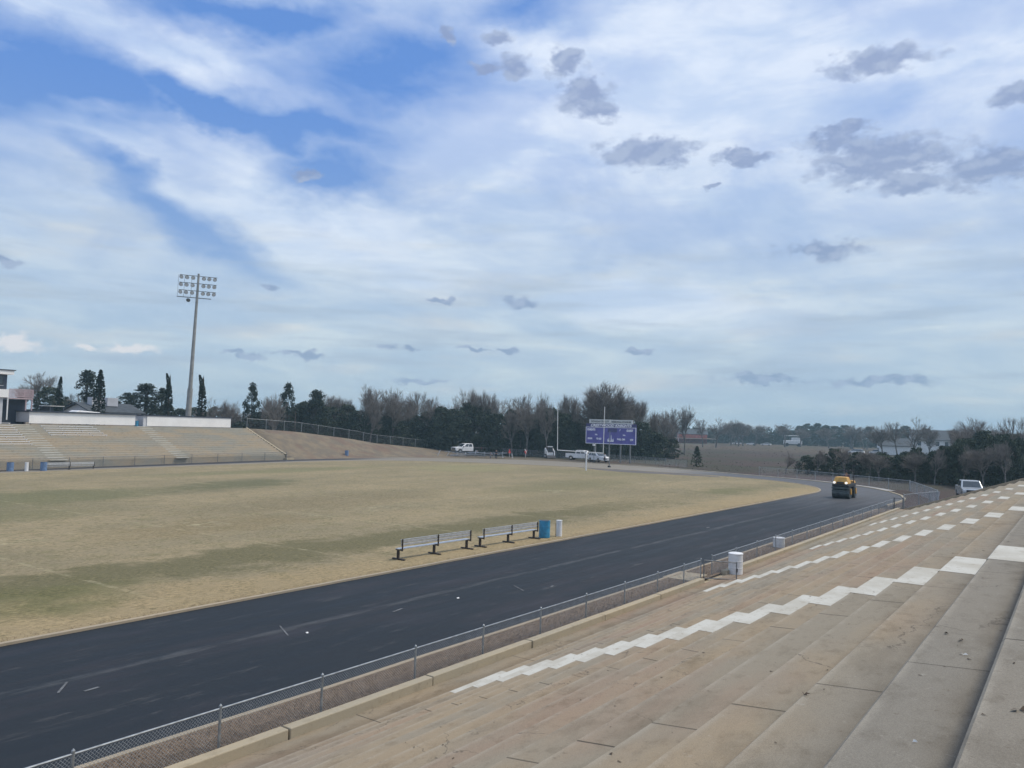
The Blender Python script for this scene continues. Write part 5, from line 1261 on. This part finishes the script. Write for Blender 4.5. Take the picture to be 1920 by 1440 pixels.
M2= [(393.8, 175.1, 6.1), (395.9, 170.3, 5.0), (397.0, 164.8, 8.4), (400.7, 160.3, 6.2), (399.7, 155.7, 7.2), (400.5, 151.0, 7.6), (405.3, 148.5, 9.3), (406.6, 143.6, 10.0), (405.3, 139.0, 8.3), (406.8, 135.7, 7.3), (410.6, 132.8, 6.9), (410.5, 128.4, 6.9), (413.5, 124.4, 10.1), (414.6, 119.8, 8.0), (412.9, 115.1, 10.7), (414.4, 111.7, 11.7), (417.0, 107.7, 12.0), (418.5, 104.0, 10.9), (418.2, 99.6, 10.8), (421.2, 95.6, 11.7), (421.4, 92.2, 9.0), (420.3, 88.5, 8.6), (419.9, 84.1, 10.9), (421.1, 80.7, 7.5), (424.9, 76.9, 8.0), (423.9, 72.9, 10.2), (425.5, 68.7, 11.4), (423.4, 63.9, 8.6), (425.2, 59.5, 10.9), (425.8, 55.6, 7.8), (426.2, 51.1, 8.7), (425.7, 47.6, 9.7), (429.7, 44.8, 7.8), (429.9, 41.5, 9.8), (427.3, 37.6, 8.5), (428.5, 33.9, 7.1), (430.6, 30.5, 9.5), (430.5, 27.6, 8.0), (431.1, 24.6, 7.1), (427.9, 20.8, 6.8)]
M3= [(124.5, 33.5, 2.6), (125.0, 31.7, 2.9), (124.4, 29.6, 3.7), (126.5, 28.1, 3.0), (124.2, 26.3, 3.5), (123.6, 24.5, 3.1), (127.5, 23.8, 3.5)]
M4= [(117.0, 21.3, 3.3), (117.4, 19.5, 3.3), (116.6, 17.4, 4.4), (118.6, 15.7, 4.0), (116.1, 14.1, 4.6), (115.4, 12.4, 5.1), (119.1, 11.4, 5.7), (118.8, 9.6, 6.2), (116.2, 8.1, 5.9), (116.6, 7.0, 5.8), (119.3, 5.8, 5.8), (123.3, 21.6, 2.8), (125.2, 19.9, 3.8), (125.3, 18.0, 3.2), (122.6, 16.1, 4.0), (123.3, 14.7, 4.7), (125.0, 13.2, 5.5), (125.7, 11.7, 5.5), (124.5, 10.0, 5.8), (126.6, 8.4, 6.3), (126.2, 7.0, 5.7)]
M5= [(150.2, 15.0, 5.9), (149.3, 12.6, 7.2), (151.3, 10.1, 6.5), (148.8, 8.1, 6.8)]
for i, (x, y, h) in enumerate(M1): tree('evergreen_tree', DENSE[i % 5], 10, 6.2, x, y, h-.9 if i % 3 else h-1.9, random.uniform(5.2, 6.8), 'dark evergreen tree in the wood behind the field', 'tree', 'evergreens in the dark wood')
for i, (x, y, h) in enumerate(M2): 
    q = 1.14 if x > 400 else 1.1
    tree('evergreen_tree', DENSE[(i*2) % 5], 10, 6.2, x*q, y*q, 5.7+(h-5.7)*q+random.uniform(-.4, .4), random.uniform(7.5, 10), 'dark evergreen tree in the distant line beyond the brown field', 'tree', 'evergreens in the distant line')
for i, (x, y, h) in enumerate(M3+M4): tree('evergreen_shrub', BUSH[i % 3], 4, 3.9, x, y, h, random.uniform(3.2, 4.4), 'dark evergreen shrub in the thicket beyond the right turn', 'shrub', 'shrubs of the right thicket')
for i, (x, y, h) in enumerate(M5+[(148, 5, 7.0), (146, 2, 7.2)]): tree('evergreen_tree', DENSE[i % 5], 10, 6.2, x, y, h, random.uniform(4.8, 6.2), 'dark evergreen tree rising behind the right thicket', 'tree', 'evergreens behind the right thicket')
tree('conifer_shrub', CONE, 9, 5.4, 127.5, 52.6, 3.4, 2.3, 'small pointed conifer at the end of the scoreboard fence', 'shrub')
X1= [(96.2, 137.3, 8.4, 6.3), (97.8, 136.8, 8.4, 4.5), (101.5, 139.0, 8.7, 4.2), (102.8, 138.4, 10.5, 5.7), (105.6, 139.9, 8.8, 5.6), (96.1, 124.5, 10.8, 5.3), (99.6, 127.2, 10.9, 4.1), (108.0, 135.1, 10.4, 5.3), (107.4, 131.2, 10.0, 5.1), (112.7, 135.1, 9.5, 6.1), (104.7, 122.8, 11.5, 4.7), (107.8, 124.4, 10.7, 6.1), (114.7, 129.7, 10.3, 4.0), (111.0, 123.4, 10.1, 6.5), (114.2, 124.5, 12.1, 5.9), (111.5, 119.4, 12.4, 6.4), (111.8, 116.8, 13.0, 4.3), (111.8, 115.0, 11.8, 5.4), (120.4, 121.3, 13.9, 4.3), (117.6, 115.7, 13.7, 4.5), (124.0, 119.6, 11.8, 4.8), (119.9, 112.6, 12.3, 6.1), (129.6, 118.8, 12.7, 4.5), (121.4, 109.2, 11.1, 4.7), (125.8, 111.5, 12.8, 4.6), (125.3, 108.3, 11.2, 6.4), (132.5, 112.0, 11.3, 4.5), (132.7, 110.3, 11.0, 4.6), (135.5, 110.6, 12.1, 4.5), (132.0, 104.6, 11.8, 5.1), (138.2, 107.8, 14.3, 4.6), (137.5, 104.4, 13.8, 5.5), (136.9, 101.9, 13.0, 4.2), (139.9, 102.1, 11.4, 5.5), (130.9, 93.6, 10.4, 4.0), (129.5, 90.8, 11.8, 4.4), (131.5, 90.3, 11.8, 4.9), (141.1, 93.9, 11.1, 5.7), (132.2, 85.9, 12.7, 4.0), (148.4, 93.3, 11.8, 4.1), (145.7, 89.2, 12.4, 4.8), (144.0, 85.3, 14.0, 5.8), (147.8, 84.8, 12.8, 6.0), (148.7, 82.5, 13.8, 6.3), (151.5, 81.4, 13.8, 6.2), (145.6, 76.1, 13.0, 5.5), (150.8, 76.6, 13.8, 6.5), (147.6, 72.4, 10.0, 5.8), (156.1, 74.3, 10.2, 4.2), (153.0, 70.5, 10.6, 5.2), (151.8, 68.3, 8.9, 5.5), (144.2, 62.6, 9.7, 4.8), (147.7, 62.0, 9.8, 6.3)]
M0= [(64.9, 161.0, 6.6), (65.7, 157.6, 6.6), (68.8, 159.4, 6.7), (70.6, 157.2, 7.6), (72.4, 156.0, 7.9), (75.2, 155.6, 6.9), (76.7, 152.5, 7.6), (78.8, 151.6, 7.5), (81.4, 151.5, 7.0), (84.4, 152.1, 6.9), (84.6, 147.6, 8.1), (88.4, 148.5, 8.2), (90.9, 147.4, 7.5), (92.0, 145.1, 7.8), (93.3, 143.2, 6.9), (96.0, 143.3, 8.1), (98.2, 141.9, 7.5)]
X2= [(378.8, 112.5, 12.3, 10.0), (369.5, 131.5, 13.8, 10.0), (372.0, 132.5, 11.7, 10.0), (376.6, 143.9, 13.1, 10.0), (381.4, 133.6, 12.3, 10.0), (381.7, 139.8, 11.5, 10.0), (373.9, 151.9, 10.5, 10.0), (406.5, 113.2, 11.3, 10.5), (412.8, 83.4, 12.3, 10.5), (418.4, 85.8, 10.6, 10.5), (403.4, 98.8, 10.7, 10.5), (412.4, 90.7, 10.3, 10.5), (416.4, 91.8, 12.9, 10.5), (243.9, 28.8, 8.6, 6.0), (249.4, 33.0, 10.2, 6.0), (236.4, 30.1, 9.9, 6.0), (246.2, 39.1, 9.4, 6.0), (247.0, 38.4, 10.7, 6.0), (235.6, 44.4, 8.5, 6.0), (153.6, 13.7, 8.2, 6.0), (162.7, 16.5, 8.7, 6.0), (166.9, 9.5, 8.7, 6.0), (152.9, 12.1, 8.0, 6.0), (155.9, 15.1, 8.6, 6.0), (160.0, 10.2, 8.6, 6.0)]
for i, (x, y, h, wd) in enumerate([q for q in X1[::2]+X1[1::4] if q[1] > 69]): tree('bare_tree', BARE[i % 6], 14, (6, 7, 5, 6.5, 7.5, 5.5)[i % 6], x, y, h, wd*1.25, 'bare leafless tree rising out of the dark wood behind the field', 'tree', 'bare trees in the dark wood')
for i, (x, y, h) in enumerate(M0): tree('evergreen_tree', DENSE[i % 5], 10, 6.2, x, y, h, random.uniform(4.5, 6), 'dark evergreen tree behind the far grandstand', 'tree', 'evergreens behind the far grandstand')
for i, (x, y, h, wd) in enumerate(X2):
    if 200 < x < 300 or y/x > .375: continue
    lab, gr = ('bare leafless tree in the distance beyond the brown field', 'bare trees beyond the brown field') if x > 300 else (('bare leafless tree in front of the large pale house', 'bare trees by the pale house') if x > 200 else ('bare leafless tree above the dark evergreens at right', 'bare trees above the right thicket'))
    tree('bare_tree', BARE[i % 6], 14, (6, 7, 5, 6.5, 7.5, 5.5)[i % 6], x, y, h, wd*1.1, lab, 'tree', gr)
for i, (x, y, h) in enumerate([(113.5, 21.5, 3.9), (114.5, 17.3, 4.6), (113.2, 14.9, 4.9), (113.6, 11.8, 5.6), (112.5, 9.6, 5.4), (113.0, 7.2, 6.3), (121, 27.5, 4.6), (121.5, 24.0, 4.4), (120.5, 31.2, 3.9), (119.5, 35.4, 3.5)]):
    tree('bare_shrub', BARE[i % 6], 14, 6, x, y, h, 3.4, 'bare grey shrub in front of the right thicket', 'shrub', 'bare shrubs of the right thicket')
# undergrowth at the foot of the wood
ug = MB(); rng = random.Random(99)
line = [(88, 137), (96, 131), (103, 124), (112, 116), (121, 108), (128, 100.5), (133, 93), (136.5, 86), (140, 79), (143.5, 73), (146, 68)]
for (a, b) in zip(line, line[1:]):
    for i in range(900):
        t = rng.random(); x = a[0]+(b[0]-a[0])*t+rng.uniform(-1, 2.6); y = a[1]+(b[1]-a[1])*t+rng.uniform(-1, 2.6); z = gz(x, y)+rng.random()**1.3*3.4*(.7+.5*mn.noise(Vector((x*.3, y*.3, 0))))
        n1 = rv(rng); n2 = n1.cross(rv(rng)).normalized(); s = rng.uniform(.14, .34); p = Vector((x, y, z))
        ug.v += [tuple(p-n1*s), tuple(p+n2*s*.6), tuple(p+n1*s), tuple(p-n2*s*.6)]; k = len(ug.v); ug.f.append((k-4, k-3, k-2, k-1))
tag(ug.build('undergrowth', M_bush), 'tangled dark undergrowth along the foot of the wood behind the field', 'undergrowth', kind='stuff')
fw = MB()
for i in range(14000):
    t = rng.random(); a = radians(-14+52*t); R = rng.uniform(560, 640); x, y = cos(a)*R, sin(a)*R
    z = rng.random()**.8*(9.5+2.5*mn.noise(Vector((t*40, 0, 0)))+1.5*mn.noise(Vector((t*160, 3, 0))))
    n1 = rv(rng); n2 = n1.cross(rv(rng)).normalized(); s = rng.uniform(.5, 1.3); p = Vector((x, y, z))
    fw.v += [tuple(p-n1*s), tuple(p+n2*s*.6), tuple(p+n1*s), tuple(p-n2*s*.6)]; k = len(fw.v); fw.f.append((k-4, k-3, k-2, k-1))
tag(fw.build('distant_wood', M_green), 'far-off wood along the horizon beyond the brown field', 'wood', kind='stuff')
# scattered weeds on the brown field
wd_ = MB()
for i in range(5000):
    x = 119+rng.random()**1.5*230; y = rng.uniform(-10, 150)
    if y/x > .47 or y/x < .03: continue
    s = rng.uniform(.05, .2); a = rng.uniform(0, 6.28); z = gz(x, y)-.05; h = rng.uniform(.06, .22)
    wd_.v += [(x-cos(a)*s, y-sin(a)*s, z), (x+cos(a)*s, y+sin(a)*s, z), (x+rng.uniform(-.2, .2), y+rng.uniform(-.2, .2), z+h)]; k = len(wd_.v); wd_.f.append((k-3, k-2, k-1))
tag(wd_.build('dead_weeds', mat('dead_weed_stems', (.09, .068, .06), .95, alt=(.055, .05, .04), vscale=.3)), 'dead brown weeds scattered over the open field at right', 'weeds', kind='stuff')

# ---------------------------------------------------------------- haze
hb = MB().box((150, 50, 20), (2900, 2700, 46))
hz_ = bpy.data.materials.new('haze_air'); hz_.use_nodes = True; t = NT(hz_.node_tree); t.n.clear()
pv = t.new('ShaderNodeVolumePrincipled'); pv.inputs['Color'].default_value = (.58, .86, 1.0, 1); pv.inputs['Density'].default_value = .00046; pv.inputs['Anisotropy'].default_value = .0
mo = t.new('ShaderNodeOutputMaterial'); t.l.new(pv.outputs[0], mo.inputs['Volume'])
ho = hb.build('haze', hz_); tag(ho, 'thin pale air haze over the whole field', 'haze', kind='stuff')
